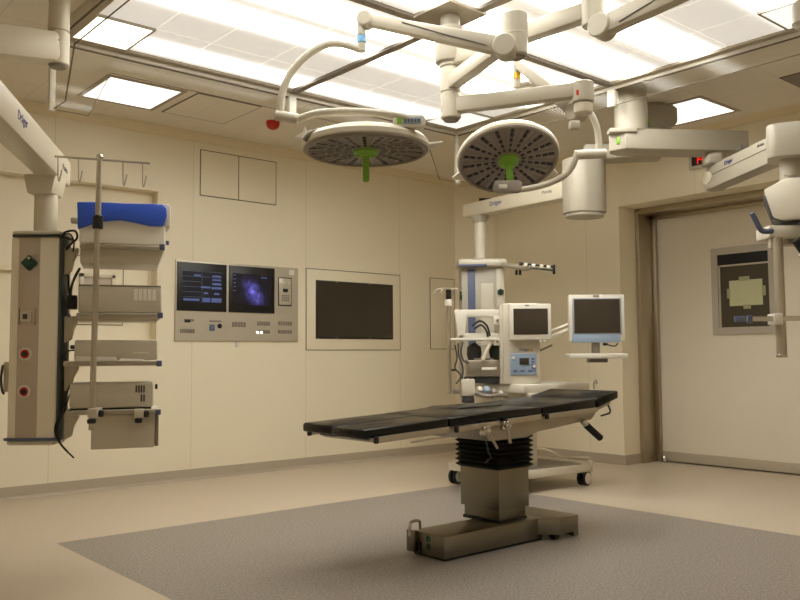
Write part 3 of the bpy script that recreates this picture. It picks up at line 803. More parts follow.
for pts in ([(463, 342), (461, 352), (464, 361), (469, 363)], [(455, 345), (457, 358), (455, 368), (461, 376), (456, 384)], [(458, 343), (459, 356), (463, 368), (462, 380)]):
    MB().tube(spline([at(x, y, T) for x, y in pts], 6), .006, 8).build('cable', 'charcoal', an)
w = MB(); pxbox(w, 453, 388, 460, 394, T - .02, .05, .004); w.build('hose_clip', 'greyd', an)
w = MB(); pxbox(w, 451.5, 369, 456.5, 371, T, .03, .002); w.build('cable_hook', 'black', an)
MB().tube(spline([at(594, 389, 6.3), at(594, 383, 6.3), at(596, 380, 6.3), at(597, 384, 6.3)], 5), .008, 8).build('hook', 'chrome', an)

ivp = thing('drip_stand', 'slim steel drip stand with white hooks at the left of the anaesthesia machine', 'drip stand', at(449, 478, 6.6))
ivp.location.z = at(449, 394, 6.62).z
P = at(449, 340, 6.62)
def vert(P, z): return Vector((P.x, P.y, z))
zt_ = at(449, 297, 6.62).z
MB().cyl(vert(P, at(449, 394, 6.62).z), vert(P, zt_), .016, 16).build('pole', 'polesteel', ivp)
MB().cyl(vert(P, zt_ - .02), vert(P, zt_ + .06), .022, 16, .004).build('height_grip', 'black', ivp)
MB().cyl(vert(P, zt_ - .075), vert(P, zt_ - .02), .032, 20, .006).build('collar', 'white2', ivp)
for dx, dy in ((-1, 0), (1, .2), (-.5, -.8), (.6, .8)):
    d = (R0 * dx + F0 * dy).normalized(); t0 = vert(P, zt_ + .05)
    MB().tube(spline([t0, t0 + d * .05 + UP * .02, t0 + d * .10 + UP * .006, t0 + d * .118 + UP * -.02, t0 + d * .108 - UP * .028], 4), .0026, 6).build('hook', 'greyp', ivp)

m2 = thing('patient_monitor', 'grey screen in a white frame on a swing arm right of the anaesthesia machine', 'monitor', at(596, 362, 6.45))
T2 = 6.4
w = MB(); pxbox(w, 569, 294.5, 625, 341, T2, .05, .008); w.build('housing', 'white2', m2)
w = MB(); pxbox(w, 572.5, 298, 621.5, 334.5, T2 - .006, .01, .002); w.build('bezel', 'bezel', m2)
w = MB(); pxbox(w, 574.3, 299, 620, 333, T2 - .009, .008, .001); w.build('display', 'screen', m2)
w = MB(); pxbox(w, 572.5, 334.5, 620.5, 342.5, T2 - .006, .03, .003); w.build('control_strip', 'bluepanel', m2)
w = MB(); pxbox(w, 593, 295.3, 599, 296.8, T2 - .004, .006, 0); w.build('badge', 'greyd', m2)
w = MB(); pxbox(w, 592.5, 341, 600, 353, T2 + .03, .04, .004); w.build('neck', 'greyd', m2)
w = MB(); pxbox(w, 571, 353.5, 628.5, 358.5, T2 - .14, .22, .008); w.build('keyboard_tray', 'white2', m2)
w = MB(); pxbox(w, 590, 358, 608, 362.5, T2 - .08, .12, .006); w.build('tray_bracket', 'greyd', m2)
for dy in (0, 5): MB().tube([at(538, 337 + dy, T + .02), at(572, 323 + dy, T2 + .06)], .014, 10).build('swing_arm', 'white', m2)
MB().tube(spline([at(604, 343, T2 + .03), at(609, 345, T2), at(615, 346, T2 + .01), at(618, 343, T2 + .02)], 5), .005, 6).build('cable', 'black', m2)
w = MB(); pxbox(w, 603.5, 343, 608, 345.5, T2 + .02, .03, .002); w.build('plug', 'black', m2)

# ================================================================ SURGICAL LIGHTS
AX = Vector((3.36, 3.46, 0)); 
mt = thing('surgical_light_mount', 'white ceiling column in the canopy centre that carries the surgical lamp arms', 'ceiling mount', (AX.x, AX.y, 2.40))
PL = onz(450, 13, 3.028); AX = Vector((PL.x, PL.y, 0))
mt.location = (AX.x, AX.y, 2.40)
w = MB(); w.box((AX.x, AX.y, 3.018), (.30, .30, .024), None, .003); w.build('ceiling_plate', 'alu', mt)
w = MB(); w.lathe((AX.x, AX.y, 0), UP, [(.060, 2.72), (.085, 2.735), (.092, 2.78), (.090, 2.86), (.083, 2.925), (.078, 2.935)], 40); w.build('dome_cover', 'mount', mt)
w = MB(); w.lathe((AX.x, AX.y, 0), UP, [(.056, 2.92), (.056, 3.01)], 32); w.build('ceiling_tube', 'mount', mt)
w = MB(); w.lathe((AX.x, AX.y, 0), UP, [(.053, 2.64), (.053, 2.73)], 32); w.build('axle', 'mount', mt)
w = MB(); w.lathe((AX.x, AX.y, 0), UP, [(.044, 2.655), (.058, 2.66), (.058, 2.70), (.044, 2.705)], 32); w.build('joint_ring', 'greyp', mt)
tx = AX.x * F0.x + AX.y * F0.y           # horizontal distance of the axis

def hub(parent, z0, z1, r=.058):
    w = MB(); w.lathe((AX.x, AX.y, 0), UP, [(r - .006, z0), (r, z0 + .006), (r, z1 - .004), (r - .004, z1)], 36); return w.build('axle_hub', 'arm', parent)
zA1 = (at(452, 93, tx).z, at(452, 74, tx).z)
zA2 = (at(452, 119, tx).z, at(452, 93.5, tx).z)

def vcyl(P, z0, z1, r, name, m, parent, ch=.006):
    w = MB(); w.lathe((P.x, P.y, 0), UP, [(r - ch, z0), (r, z0 + ch), (r, z1 - ch), (r - ch, z1)], 32); return w.build(name, m, parent)

def lamp_head(root, C, n, right, rad=.318, tagdir=None):
    n = n.normalized(); u = (right - n * right.dot(n)).normalized(); v = n.cross(u)
    A = (u, v)
    h = MB().lathe(C, n, [(0, -.072), (rad * .35, -.069), (rad * .75, -.054), (rad * .95, -.03), (rad, -.01), (rad, .012), (rad * .985, .018)], 72, A=A).build('lamp_shell', 'white', root)
    MB().lathe(C, n, [(rad * .985, .012), (rad * .985, .026), (rad * .955, .034), (rad * .915, .034), (rad * .905, .024), (rad * .905, .012)], 72, A=A).build('rim', 'greyd', h)
    MB().lathe(C, n, [(rad * .91, .010), (rad * .91, .022), (0, .026)], 72, A=A).build('face_cover', 'lampface', h)
    w = MB(); ns = 18
    for i in range(ns):
        a = 2 * math.pi * (i + .5) / ns
        d = u * math.cos(a) + v * math.sin(a); s_ = n.cross(d)
        for j, rr in enumerate((.30, .44, .58, .72, .84)):
            k = .018 * (.62 + .5 * rr)
            w.box(C + d * rad * rr + n * .0255, (k * 1.9, k * 1.25, .004), (d, s_, n), .003)
    w.build('lens_array', 'lens', h)
    w = MB()
    for i in range(ns):
        a = 2 * math.pi * i / ns; d = u * math.cos(a) + v * math.sin(a); s_ = n.cross(d)
        w.box(C + d * rad * .55 + n * .026, (rad * .66, .006, .003), (d, s_, n))
    w.build('rib_pattern', 'greyd', h)
    g = MB().lathe(C, n, [(.03, .02), (.066, .026), (.062, .04), (.04, .05), (.03, .055)], 32, A=A).build('handle_base', 'green', root)
    return h, u, v

def lamp(label, hubz, c1, cylz, ringp, springfrom, C, n, right, hubpts, yoke1, yoke2, band, base):
    r = thing('surgical_lamp', label, 'surgical lamp', base, 'surgical lamps on the ceiling column')
    hub(r, *hubz)
    return r

# ---- lamp 1 (left)
C1 = at(366, 146, 4.15)
L1 = thing('surgical_lamp', 'left surgical lamp, tilted flat and on a long arched tube with a blue ring', 'surgical lamp', C1, 'surgical lamps on the ceiling column')
hub(L1, *zA1)
Cy1 = at(515, 37, 3.98); zc = (zA1[0] + zA1[1]) / 2
MB().beam((AX.x, AX.y, zc), (Cy1.x, Cy1.y, zc), .075, .085, .07, .08, .012).build('carrier_arm', 'arm', L1)
vcyl(Cy1, at(515, 57, 3.98).z, at(515, 14, 3.98).z, .062, 'swivel', 'arm', L1)
MB().lathe((Cy1.x, Cy1.y, at(515, 36.5, 3.98).z), UP, [(.06, 0), (.0635, .002), (.0635, .012), (.06, .014)], 32).build('swivel_ring', 'greyp', L1)
MB().lathe((Cy1.x, Cy1.y, at(515, 58.5, 3.98).z), UP, [(.04, 0), (.055, .012)], 28).build('swivel_cap', 'greyd', L1)
J1 = at(505.5, 47.5, 3.93); K1 = at(366, 20, 4.12)
sp = MB(); sp.beam(J1, K1, .075, .088, .062, .062, .02); spr = sp.build('spring_arm', 'arm', L1)
d1 = (K1 - J1).normalized(); side1 = d1.cross(UP).normalized()
MB().lathe(J1 - side1 * .05, side1, [(.05, 0), (.058, .008), (.058, .092), (.05, .10)], 32).build('spring_joint', 'arm', L1)
MB().lathe(K1 - side1 * .04, side1, [(.034, 0), (.042, .008), (.042, .072), (.034, .08)], 28).build('spring_joint', 'arm', L1)
q0, q1 = J1.lerp(K1, .12), J1.lerp(K1, .72)
sgn = 1 if side1.dot(-F0) > 0 else -1
MB().tube([q0 + side1 * sgn * .0405 + UP * -.02, q0.lerp(q1, .5) + side1 * sgn * .038 + UP * -.006, q1 + side1 * sgn * .0355 + UP * .014], .003, 6).build('seam_line', 'ink', spr)
rx = at(361.5, 40, 4.12)
def P1(px, py, t=4.12): return at(px, py, t)
zb = [P1(361.5, y).z for y in (24, 36, 43, 52)]
vcyl(rx, zb[1], zb[0], .022, 'drop_tube', 'arm', L1, .003)
vcyl(rx, zb[2], zb[1], .0232, 'colour_ring', 'lblue', L1, .002)
vcyl(rx, zb[3], zb[2], .022, 'drop_tube', 'arm', L1, .003)
yk = spline([P1(360, 49.5), P1(350, 46), P1(338, 43.5), P1(325, 45), P1(310, 53), P1(297, 65), P1(287, 80), P1(281.5, 97), P1(280.5, 113)], 5)
MB().tube(yk, .019, 14).build('yoke_tube', 'arm', L1)
ha, hb = at(275.5, 115, 4.12), at(299, 119.5, 4.12)
MB().cyl(ha, hb, .027, 24, .004).build('yoke_hub', 'arm', L1)
yk2 = spline([at(298, 119.5, 4.12), at(306, 116.5, 4.1), at(320, 113, 4.06), at(345, 111.5, 3.99), at(370, 112.5, 3.94), at(395, 115.5, 3.92), at(410, 119, 3.92), at(424, 124, 3.95)], 5)
MB().tube(yk2, .019, 14).build('yoke_bow', 'arm', L1)
MB().ball(at(420, 121.5, 3.93), .024).build('yoke_end', 'arm', L1)
a6 = math.radians(6)
rgt1 = R0 * math.cos(a6) + UP * math.sin(a6)
n1 = (-UP * math.cos(math.radians(1.0)) - F0 * math.sin(math.radians(1.0)))
h1, u1, v1 = lamp_head(L1, C1, n1, rgt1)
# control box at the right rim, carrying a pictogram strip
c = C1 + R0 * .215 - F0 * .215 + UP * .058
bx1 = MB().rrect(c, .155, .062, .058, .024, (R0, UP * -1, F0), bev=.006).build('control_box', 'white2', L1)
MB().box(c - F0 * .031 + R0 * .014, (.085, .004, .032), RC, .001).build('display_strip', 'bluepanel', bx1)
MB().box(c - F0 * .031 - R0 * .046, (.024, .004, .032), RC, .001).build('green_mark', 'green', bx1)
w = MB()
for i in range(5): w.box(c - F0 * .0335 + R0 * (-.018 + .016 * i), (.009, .003, .014), RC)
w.build('key_marks', 'ink', bx1)
MB().beam(c + F0 * .02, at(420, 122, 3.94), .03, .03, bev=.006).build('box_link', 'arm', L1)
# fold-out grips on both rims
def grip(root, P, out, n, s=1.):
    s_ = n.cross(out).normalized()
    w = MB()
    w.prism([P - s_ * .055, P + s_ * .055, P + out * .075 * s + s_ * .012 - n * .02, P + out * .075 * s - s_ * .012 - n * .02], n * .012, .002)
    w.build('side_grip', 'white2', root)
grip(L1, C1 + u1 * .31 - n1 * .0, u1, n1); 
gp = at(301, 137, 4.15)
w = MB(); w.prism([at(294, 137, 4.12), at(303, 131.5, 4.12), at(305, 125, 4.12), at(307, 131, 4.12), at(311, 129, 4.12), at(307, 138.5, 4.12)], F0 * .02, .003); w.build('side_grip', 'white2', L1)
MB().tube(spline([at(305, 140, 4.0), at(309, 135, 3.98), at(319, 130.5, 3.96), at(335, 128, 3.95), at(351, 126, 3.96)], 5), .013, 10).build('wire_guide', 'greyd', L1)
MB().cyl(C1 + n1 * .05, C1 + n1 * .052 - UP * .13, .017, 20, .006).build('handle', 'green', L1)
MB().box(C1 + n1 * .045, (.10, .03, .03), (u1, v1, n1), .01).build('handle_wing', 'green', L1)

# ---- lamp 2 (right, facing us)
C2 = at(508, 157.5, 5.15)
L2 = thing('surgical_lamp', 'right surgical lamp, its round face turned to the viewer, arm with a yellow ring', 'surgical lamp', C2, 'surgical lamps on the ceiling column')
hub(L2, *zA2)
MB().lathe((AX.x, AX.y, zA2[0] - .014), UP, [(.04, 0), (.05, .014)], 28).build('hub_cap', 'greyd', L2)
Cy2 = at(583, 93, 4.42); zc = (zA2[0] + zA2[1]) / 2
MB().beam((AX.x, AX.y, zc), (Cy2.x, Cy2.y, zc), .08, .088, .075, .08, .012).build('carrier_arm', 'arm', L2)
vcyl(Cy2, at(583, 103, 4.42).z, at(583, 82.5, 4.42).z, .058, 'swivel', 'arm', L2)
MB().box(at(577.5, 92.5, 4.355), (.014, .006, .03), RC, .004).build('red_mark', 'red', L2)
vcyl(Cy2, at(583, 114, 4.42).z, at(583, 103.4, 4.42).z, .05, 'spring_mount', 'cream', L2)
J2 = at(577, 112, 4.50); K2 = at(516.5, 62, 4.85)
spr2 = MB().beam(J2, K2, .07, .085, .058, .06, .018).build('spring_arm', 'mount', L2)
d2 = (K2 - J2).normalized(); sd = d2.cross(UP).normalized()
MB().lathe(J2 - sd * .045, sd, [(.045, 0), (.053, .008), (.053, .082), (.045, .09)], 28).build('spring_joint', 'arm', L2)
MB().box(at(574.5, 125.5, 4.38), (.055, .05, .045), RC, .008).build('brake_cover', 'greyp', L2)
vp = at(517, 75, 4.87); zz = [at(517, y, 4.87).z for y in (64, 73.5, 79.5, 88)]
vcyl(vp, zz[1], zz[0], .022, 'drop_tube', 'arm', L2, .003); vcyl(vp, zz[2], zz[1], .0245, 'colour_ring', 'yellow', L2, .002); vcyl(vp, zz[3], zz[2], .023, 'drop_tube', 'arm', L2, .003)
yk = spline([at(518, 86, 4.87), at(530, 84, 4.87), at(548, 87, 4.88), at(570, 96, 4.92), at(586, 108, 4.96), at(595, 122, 4.98), at(598.5, 138, 5.0), at(598.5, 155, 5.0)], 5)
MB().tube(yk, .020, 14).build('yoke_tube', 'arm', L2)
MB().cyl(at(574.5, 155, 4.98), at(606, 153.5, 5.0), .029, 24, .005).build('yoke_hub', 'arm', L2)
yk2 = spline([at(577, 155, 4.98), at(574.5, 161, 4.98), at(572, 167, 4.99), at(565, 175, 5.0), at(552, 182, 5.01), at(536, 187, 5.0), at(520, 189.5, 4.98), at(508, 189, 4.98)], 5)
MB().tube(yk2, .019, 14).build('yoke_bow', 'arm', L2)
th = math.radians(28)
n2 = -UP * math.cos(th) - F0 * math.sin(th) + R0 * .03
h2, u2, v2 = lamp_head(L2, C2, n2, R0 + UP * .03)
MB().rrect(at(507.5, 187, 4.96), .165, .07, .05, .02, (R0, UP, F0), bev=.008).build('control_box', 'greyd', L2)
MB().box(at(503, 186.5, 4.932), (.05, .004, .026), RC, .004).build('button', 'greyp', L2)
MB().cyl(C2 + n2 * .045, C2 + n2 * .05 - UP * .115 - F0 * .05, .022, 20, .008).build('handle', 'green', L2)
MB().box(C2 - v2 * .0 + u2 * .01 + n2 * .028 + (-UP * n2.z * 0), (.03, .07, .006), (u2, v2, n2)).build('cover_mark', 'greyp', L2)
grip(L2, C2 + (u2 * .86 - v2 * .5).normalized() * .31, (u2 * .86 - v2 * .5).normalized(), n2)
grip(L2, C2 + (-u2 * .86 - v2 * .5).normalized() * .31, (-u2 * .86 - v2 * .5).normalized(), n2)
grip(L2, C2 + (u2 * .8 + v2 * .55).normalized() * .31, (u2 * .8 + v2 * .55).normalized(), n2) if False else None

# ---- third arm, leaving the picture at the upper right
C3 = at(593, 12, 4.02)
L3 = thing('support_arm', 'white jointed support arm rising out of view at the upper right of the canopy', 'ceiling arm', (C3.x, C3.y, 2.4))
z3 = at(593, 10, 4.02).z
w = MB(); w.lathe((AX.x, AX.y, 0), UP, [(.058, z3 - .05), (.064, z3 - .045), (.064, z3 + .045), (.058, z3 + .05)], 32); w.build('axle_hub', 'arm', L3)
MB().beam((AX.x, AX.y, z3), (C3.x, C3.y, z3), .08, .095, .075, .09, .012).build('carrier_arm', 'arm', L3)
vcyl(C3, at(593, 27, 4.02).z, z3 + .10, .056, 'swivel', 'arm', L3)
J3 = at(603, 27, 3.95); K3 = at(800, -62, 3.3)
sp3 = MB().beam(J3, K3, .08, .10, .07, .085, .02).build('spring_arm', 'arm', L3)
d3 = (K3 - J3).normalized(); sd = d3.cross(UP).normalized()
MB().lathe(J3 - sd * .05, sd, [(.052, 0), (.06, .008), (.06, .092), (.052, .10)], 32).build('spring_joint', 'arm', L3)
sgn = 1 if sd.dot(-F0) > 0 else -1
MB().tube([J3.lerp(K3, .12) + sd * sgn * .042 - UP * .03, J3.lerp(K3, .35) + sd * sgn * .041, J3.lerp(K3, .6) + sd * sgn * .039 + UP * .03], .003, 6).build('seam_line', 'ink', sp3)
E3 = at(806, -10, 3.3)
vcyl(E3, at(806, 28, 3.3).z, at(806, 0, 3.3).z, .058, 'end_joint', 'greyp', L3, .02)
vcyl(E3, at(806, 5, 3.3).z, K3.z, .035, 'drop_tube', 'arm', L3, .003)

# ================================================================ CEILING ARM, upper left
D = at(58.5, 50, 4.35)
da = thing('ceiling_boom', 'cream ceiling arm with a round swivel post at the upper left edge', 'ceiling arm', (D.x, D.y, at(59, 68, 4.35).z))
vcyl(D, at(58.5, 65.5, 4.35).z, at(58.5, 32.3, 4.35).z, .0555, 'swivel', 'cream', da)
vcyl(D, at(58.5, 31.8, 4.35).z, CZ, .0535, 'ceiling_tube', 'cream', da, .003)
MB().lathe((D.x, D.y, at(58.5, 65.8, 4.35).z - .012), UP, [(.04, 0), (.05, .014)], 28).build('swivel_cap', 'greyd', da)
MB().beam(D + UP * (at(58, 49, 4.35).z - D.z), at(-70, 33, 3.95), .12, .165, .13, .175, .03).build('arm', 'cream', da)
MB().lathe(at(58.5, 40, 4.30), -F0, [(.007, 0), (.006, .004), (0, .005)], 10).build('screw', 'greyd', da)

# ================================================================ CEILING PENDANTS
# ---- pendant by the door (right)
Bc = at(631, 120, 6.2)
pb = thing('supply_pendant', 'cream ceiling pendant at the right whose arms end in a hanging head by the door', 'ceiling pendant', (Bc.x, Bc.y, 1.05), 'ceiling supply pendants')
vcyl(Bc, at(631, 133, 6.2).z, CZ, .121, 'ceiling_column', 'pend', pb, .004)
za, zb_ = at(631, 152, 6.2).z, at(631, 132, 6.2).z
Ea = at(741, 146, 6.30); Sa = at(612, 146, 6.2)
dB = (Vector((Ea.x, Ea.y, 0)) - Vector((Sa.x, Sa.y, 0))).normalized(); sB = dB.cross(UP)
zm, hB = (za + zb_) / 2, zb_ - za
B0 = Vector((Sa.x, Sa.y, zm)) + sB * 0; B1 = Vector((Ea.x, Ea.y, zm))
w = MB()
hw = .12
pl = [B0 + dB * .0 - sB * (hw - .06), B0 - dB * .03 + sB * .02, B0 + dB * .06 + sB * hw, B1 + sB * hw, B1 - sB * hw, B0 + dB * .08 - sB * hw]
w.prism([p - UP * hB / 2 for p in pl], UP * hB, .006); w.build('upper_arm', 'pend', pb)
MB().box(at(622, 131.5, 6.12), (.20, .10, .03), RC, .004).build('column_flange', 'pend', pb)
MB().box(at(618.3, 141, 6.02), (.022, .03, .05), RC, .002).build('green_tag', 'green', pb)
MB().box(at(741.5, 146.5, 6.15), (.006, .02, .035), RC, .001).build('seal_strip', 'bluegrey', pb)
JB = at(715, 160, 6.25)
vcyl(JB, at(715, 190, 6.25).z, zm - hB / 2 + .005, .07, 'arm_joint', 'pend', pb)
MB().box(at(712, 160.5, 6.18), (.10, .16, .07), RC, .012).build('joint_block', 'pend', pb)
HB = at(789, 145, 5.2); z_lo, z_hi = at(789, 160, 5.2).z, at(789, 127, 5.2).z
zj = at(716, 177, 6.2).z
S1 = Vector((JB.x, JB.y, zj)); S2 = Vector((HB.x, HB.y, (z_lo + z_hi) / 2 - .01))
aB = MB().beam(S1, S2, .13, .17, .13, .17, .006).build('lower_arm', 'pend', pb)
dd = (S2 - S1).normalized(); nn = dd.cross(UP).normalized()
if nn.dot(F0) > 0: nn = -nn
MB().beam(S1.lerp(S2, .06) + nn * .0655 + UP * .012, S1.lerp(S2, .9) + nn * .0655 + UP * .012, .004, .005, bev=0).build('seam_line', 'ink', aB)
MB().lathe(S1 + nn * .055, nn, [(.085, 0), (.085, .016), (.078, .02)], 32, sx=.55).build('joint_cover', 'cream', aB)
lettering('lettering', 'Dräger', .045, S1.lerp(S2, .34) + nn * .0665 + UP * .048, dd, UP, 'logo', aB)
lettering('lettering', 'Movita', .032, S1.lerp(S2, .78) + nn * .0665 + UP * .055, dd, UP, 'ink', aB)
ab_ = math.radians(24); RB0 = R0 * math.cos(ab_) - F0 * math.sin(ab_); RBF = F0 * math.cos(ab_) + R0 * math.sin(ab_); RB = (RB0, RBF, UP)
MB().rrect(Vector((HB.x, HB.y, (z_lo + z_hi) / 2)) + RB0 * .05, .36, .28, z_hi - z_lo, .07, RB, bev=.012).build('elbow_housing', 'pend', pb)
vcyl(HB, at(789, 183, 5.2).z, z_lo, .062, 'drop_column', 'pend', pb, .003)
lettering('lettering', 'Movita', .026, at(790, 176, 5.13), R0, UP, 'ink', pb)
hz0, hz1 = at(789, 223, 5.2).z, at(789, 182, 5.2).z
w = MB(); cH = Vector((HB.x, HB.y, 0)) + RB0 * .085
prof = [(-.24, hz1 - .06), (-.12, hz1), (.30, hz1), (.30, hz0), (-.14, hz0), (-.19, hz0 + .02)]
w.prism([cH + RB0 * a + UP * z - RBF * .14 for a, z in prof], RBF * .26, .014); w.build('head_housing', 'white', pb)
w = MB(); w.prism([cH + RB0 * a + UP * z - RBF * .125 for a, z in ((-.246, hz1 - .10), (-.199, hz0 + .016), (-.145, hz0 - .009), (.30, hz0 - .009), (.30, hz0 + .02), (-.13, hz0 + .02), (-.20, hz1 - .08))], RBF * .245, .003); w.build('edge_gasket', 'charcoal', pb)
w = MB(); pxbox(w, 769, 225, 806, 237.5, 5.1, .2, .012); w.build('rail_carrier', 'white', pb)
w = MB(); pxbox(w, 771, 236, 775, 248, 5.12, .05, .003); pxbox(w, 788, 237, 806, 244, 5.16, .14, .004); w.build('carrier_lip', 'pend', pb)
MB().tube(spline([at(772, 231, 5.08), at(766, 231.5, 5.06), at(761, 230, 5.05), at(756, 221, 5.03), at(752, 213, 5.02)], 4), .016, 12).build('handle', 'bluegrey', pb)
pp = at(779.5, 290, 5.1)
vcyl(pp, at(781, 356.5, 5.1).z, at(778, 238, 5.1).z, .030, 'pole', 'polesteel', pb, .003)
vcyl(pp, at(781, 357.5, 5.1).z, at(781, 354.5, 5.1).z, .034, 'pole_end', 'chrome', pb, .003)
zr = at(780, 319, 5.05).z
ra, rb = at(746, 319, 5.03), at(830, 318, 5.03)
MB().beam(ra, rb, .012, .03, bev=.003).build('equipment_rail', 'chrome', pb)
w = MB(); pxbox(w, 735.5, 316, 746, 322, 5.02, .03, .006); w.build('rail_end', 'bluegrey', pb)
w = MB(); pxbox(w, 748.5, 315.5, 753, 323, 5.01, .04, .004); w.build('rail_slider', 'bluegrey', pb)
w = MB(); pxbox(w, 774.5, 313.5, 783.5, 324.5, 5.01, .10, .006); w.build('rail_clamp', 'white2', pb)
a = math.radians(32)
AT = (R0 * math.cos(a) + UP * math.sin(a), F0, -R0 * math.sin(a) + UP * math.cos(a))
w = MB(); w.box(at(814, 242, 5.0), (.22, .03, .14), AT, .008); w.build('hanging_panel', 'black', pb, label='dark tilted panel at the picture edge')
MB().cyl(at(799, 255, 4.96), at(806, 258, 4.96), .014, 12).build('panel_knob', 'pend', pb)

# ---- pendant behind the anaesthesia machine (centre)
Ac = at(653, 105, 6.66)
pa = thing('supply_pendant', 'cream ceiling pendant in the far corner carrying a supply column behind the anaesthesia machine', 'ceiling pendant', (Ac.x, Ac.y, .6), 'ceiling supply pendants')
vcyl(Ac, at(653, 150, 6.66).z, CZ, .10, 'ceiling_column', 'pend', pa, .004)
e_ = at(658, 119, 6.66); w = MB()
w.prism([e_ + R0 * a - F0 * .11 + UP * z for a, z in ((-.13, -.085), (.10, -.085), (.125, -.05), (.125, .06), (.09, .085), (-.13, .085))], F0 * .2, .012); w.build('brake_housing', 'pend', pa)
Hc = at(584, 187, 6.75)
zu = at(600, 153, 6.7).z
MB().beam(Vector((Ac.x, Ac.y, zu)) + (Ac - Hc).normalized().xyz * .08 * Vector((1, 1, 0)), Vector((Hc.x, Hc.y, zu)), .2, .13, bev=.02).build('upper_arm', 'pend', pa)
MB().box(at(648, 121.5, 6.54), (.03, .02, .045), RC, .002).build('green_tag', 'green', pa)
hz0, hz1 = at(584, 214, 6.75).z, at(584, 160, 6.75).z
w = MB()
base = MB()
AH = ((R0 * .96 + F0 * .28).normalized(), (F0 * .96 - R0 * .28).normalized(), UP)
base.rrect(Vector((Hc.x, Hc.y, (hz0 + hz1) / 2)), .34, .30, hz1 - hz0, .13, AH, n=8, bev=.02); base.build('elbow_housing', 'pend', pa)
MB().rrect(Vector((Hc.x, Hc.y, hz0 - .012)), .31, .27, .03, .125, AH, n=8, bev=.008).build('housing_base', 'pend', pa)
Ap = at(480, 240, 7.75)
zl = at(480, 209.5, 7.75).z
Q0 = Vector((Hc.x, Hc.y, zl)); Q1 = Vector((Ap.x, Ap.y, zl)); dq = (Q1 - Q0).normalized()
Q1 = Q1 + dq * .16
la = MB().beam(Q0, Q1, .15, .145, .15, .12, .012).build('lower_arm', 'cream', pa)
ns_ = dq.cross(UP).normalized()
if ns_.dot(F0) > 0: ns_ = -ns_
lettering('lettering', 'Dräger', .055, Q0.lerp(Q1, .68) + ns_ * .076 + UP * .01, -dq, UP, 'logo', la)
lettering('lettering', 'Movita', .042, Q0.lerp(Q1, .24) + ns_ * .076 + UP * .01, -dq, UP, 'ink', la)
w = MB(); w.lathe((Ap.x, Ap.y, 0), UP, [(.058, zl - .125), (.085, zl - .085), (.09, zl - .06)], 28); w.build('arm_collar', 'pend', pa)
zc0 = at(480, 262, 7.75).z
vcyl(Ap, zc0 - .02, zl - .07, .052, 'drop_column', 'white', pa, .003)
T3 = 7.6
w = MB(); pxbox(w, 461.5, 266, 504, 400, T3 + .03, .3, .02); w.build('supply_column', 'pend', pa)
w = MB(); pxbox(w, 458, 258, 508, 266.5, T3 - .05, .40, .035); w.build('top_cover', 'white', pa)
w = MB(); pxbox(w, 458.5, 264, 487, 266.5, T3 - .056, .05, .004); w.build('blue_edge', 'bluegrey', pa)
w = MB(); pxbox(w, 468, 269, 475.5, 345, T3 + .024, .02, .004); w.build('blue_strip', 'bluegrey', pa)
w = MB(); pxbox(w, 481, 283, 494, 345, T3 + .024, .02, .003); w.build('access_door', 'greyp', pa)
w = MB(); pxbox(w, 496.5, 268, 505, 345, T3 + .015, .02, .006); w.build('corner_profile', 'greyp', pa)
w = MB(); w.lathe(at(500.5, 292, T3 + .015), -F0, [(.032, 0), (.03, .02), (.016, .035), (0, .036)], 6); w.build('gas_outlet', 'dgreen', pa)
w = MB(); pxbox(w, 460, 289, 462, 300, T3 + .01, .04, .004); w.build('gas_outlet', 'dgreen', pa)
MB().tube(spline([at(503, 265, T3 - .03), at(515, 266.5, T3 - .2), at(525, 268.5, T3 - .3), at(531, 267, T3 - .35)], 5), .022, 12).build('instrument_arm', 'pend', pa)
MB().beam(at(521, 263.5, T3 - .35), at(554, 267, T3 - .35), .02, .016, bev=.004).build('clip_bar', 'black', pa)
MB().beam(at(530, 268, T3 - .36), at(554, 270.5, T3 - .36), .02, .014, bev=.004).build('clip_bar', 'charcoal', pa)
w = MB()
for x in (524, 532, 540, 547): pxbox(w, x, 262.5 + (x - 521) * .1, x + 3.5, 266 + (x - 521) * .1, T3 - .38, .03, .002)
w.build('white_clips', 'paperw', pa)
w = MB(); pxbox(w, 553, 264.5, 555.5, 274, T3 - .36, .03, .003); pxbox(w, 519.5, 261.8, 522.5, 265.2, T3 - .37, .04, .003); w.build('bar_end', 'black', pa)
for x in (516.5, 520): MB().cyl(at(x, 270, T3 - .25), at(x, 275, T3 - .25), .012, 10).build('hanging_hook', 'black', pa)

# ---- pendant with the equipment rack (left)
TC = 4.02
pc = thing('supply_pendant', 'grey supply column with four rack shelves hanging from a cream arm at the left', 'ceiling pendant', at(46, 445, 4.1), 'ceiling supply pendants')
Pc = at(46, 205, 4.1)
E_ = at(69, 186, 4.28)
zlo = E_.z; har = .14
dirc = (R0 * .25 - F0 * 1.27).normalized(); rgt = dirc.cross(UP); rgt = rgt if rgt.dot(R0) > 0 else -rgt
e0 = Vector((E_.x, E_.y, zlo + har / 2)) - rgt * .06 - dirc * .05
ar = MB().beam(e0 + UP * 0, e0 + dirc * 2.1, .12, har, .12, har, .02).build('arm', 'cream', pc)
lettering('lettering', 'Dräger', .055, e0 + dirc * 1.02 + rgt * .0605 + UP * .005, -dirc, UP, 'logo', ar)
lettering('lettering', 'Movita', .045, e0 + dirc * .16 + rgt * .0605 + UP * -.005, -dirc, UP, 'ink', ar)
w = MB(); w.prism([Vector((Pc.x, Pc.y, 0)) + R0 * a - F0 * .07 + UP * z for a, z in ((-.085, zlo + .01), (.075, zlo + .01), (.055, zlo - .085), (-.065, zlo - .085))], F0 * .14, .006); w.build('arm_collar', 'cream', pc)
zcap = at(46, 231, 4.1).z
vcyl(Pc, zcap - .02, zlo - .08, .054, 'drop_column', 'cream', pc, .003)
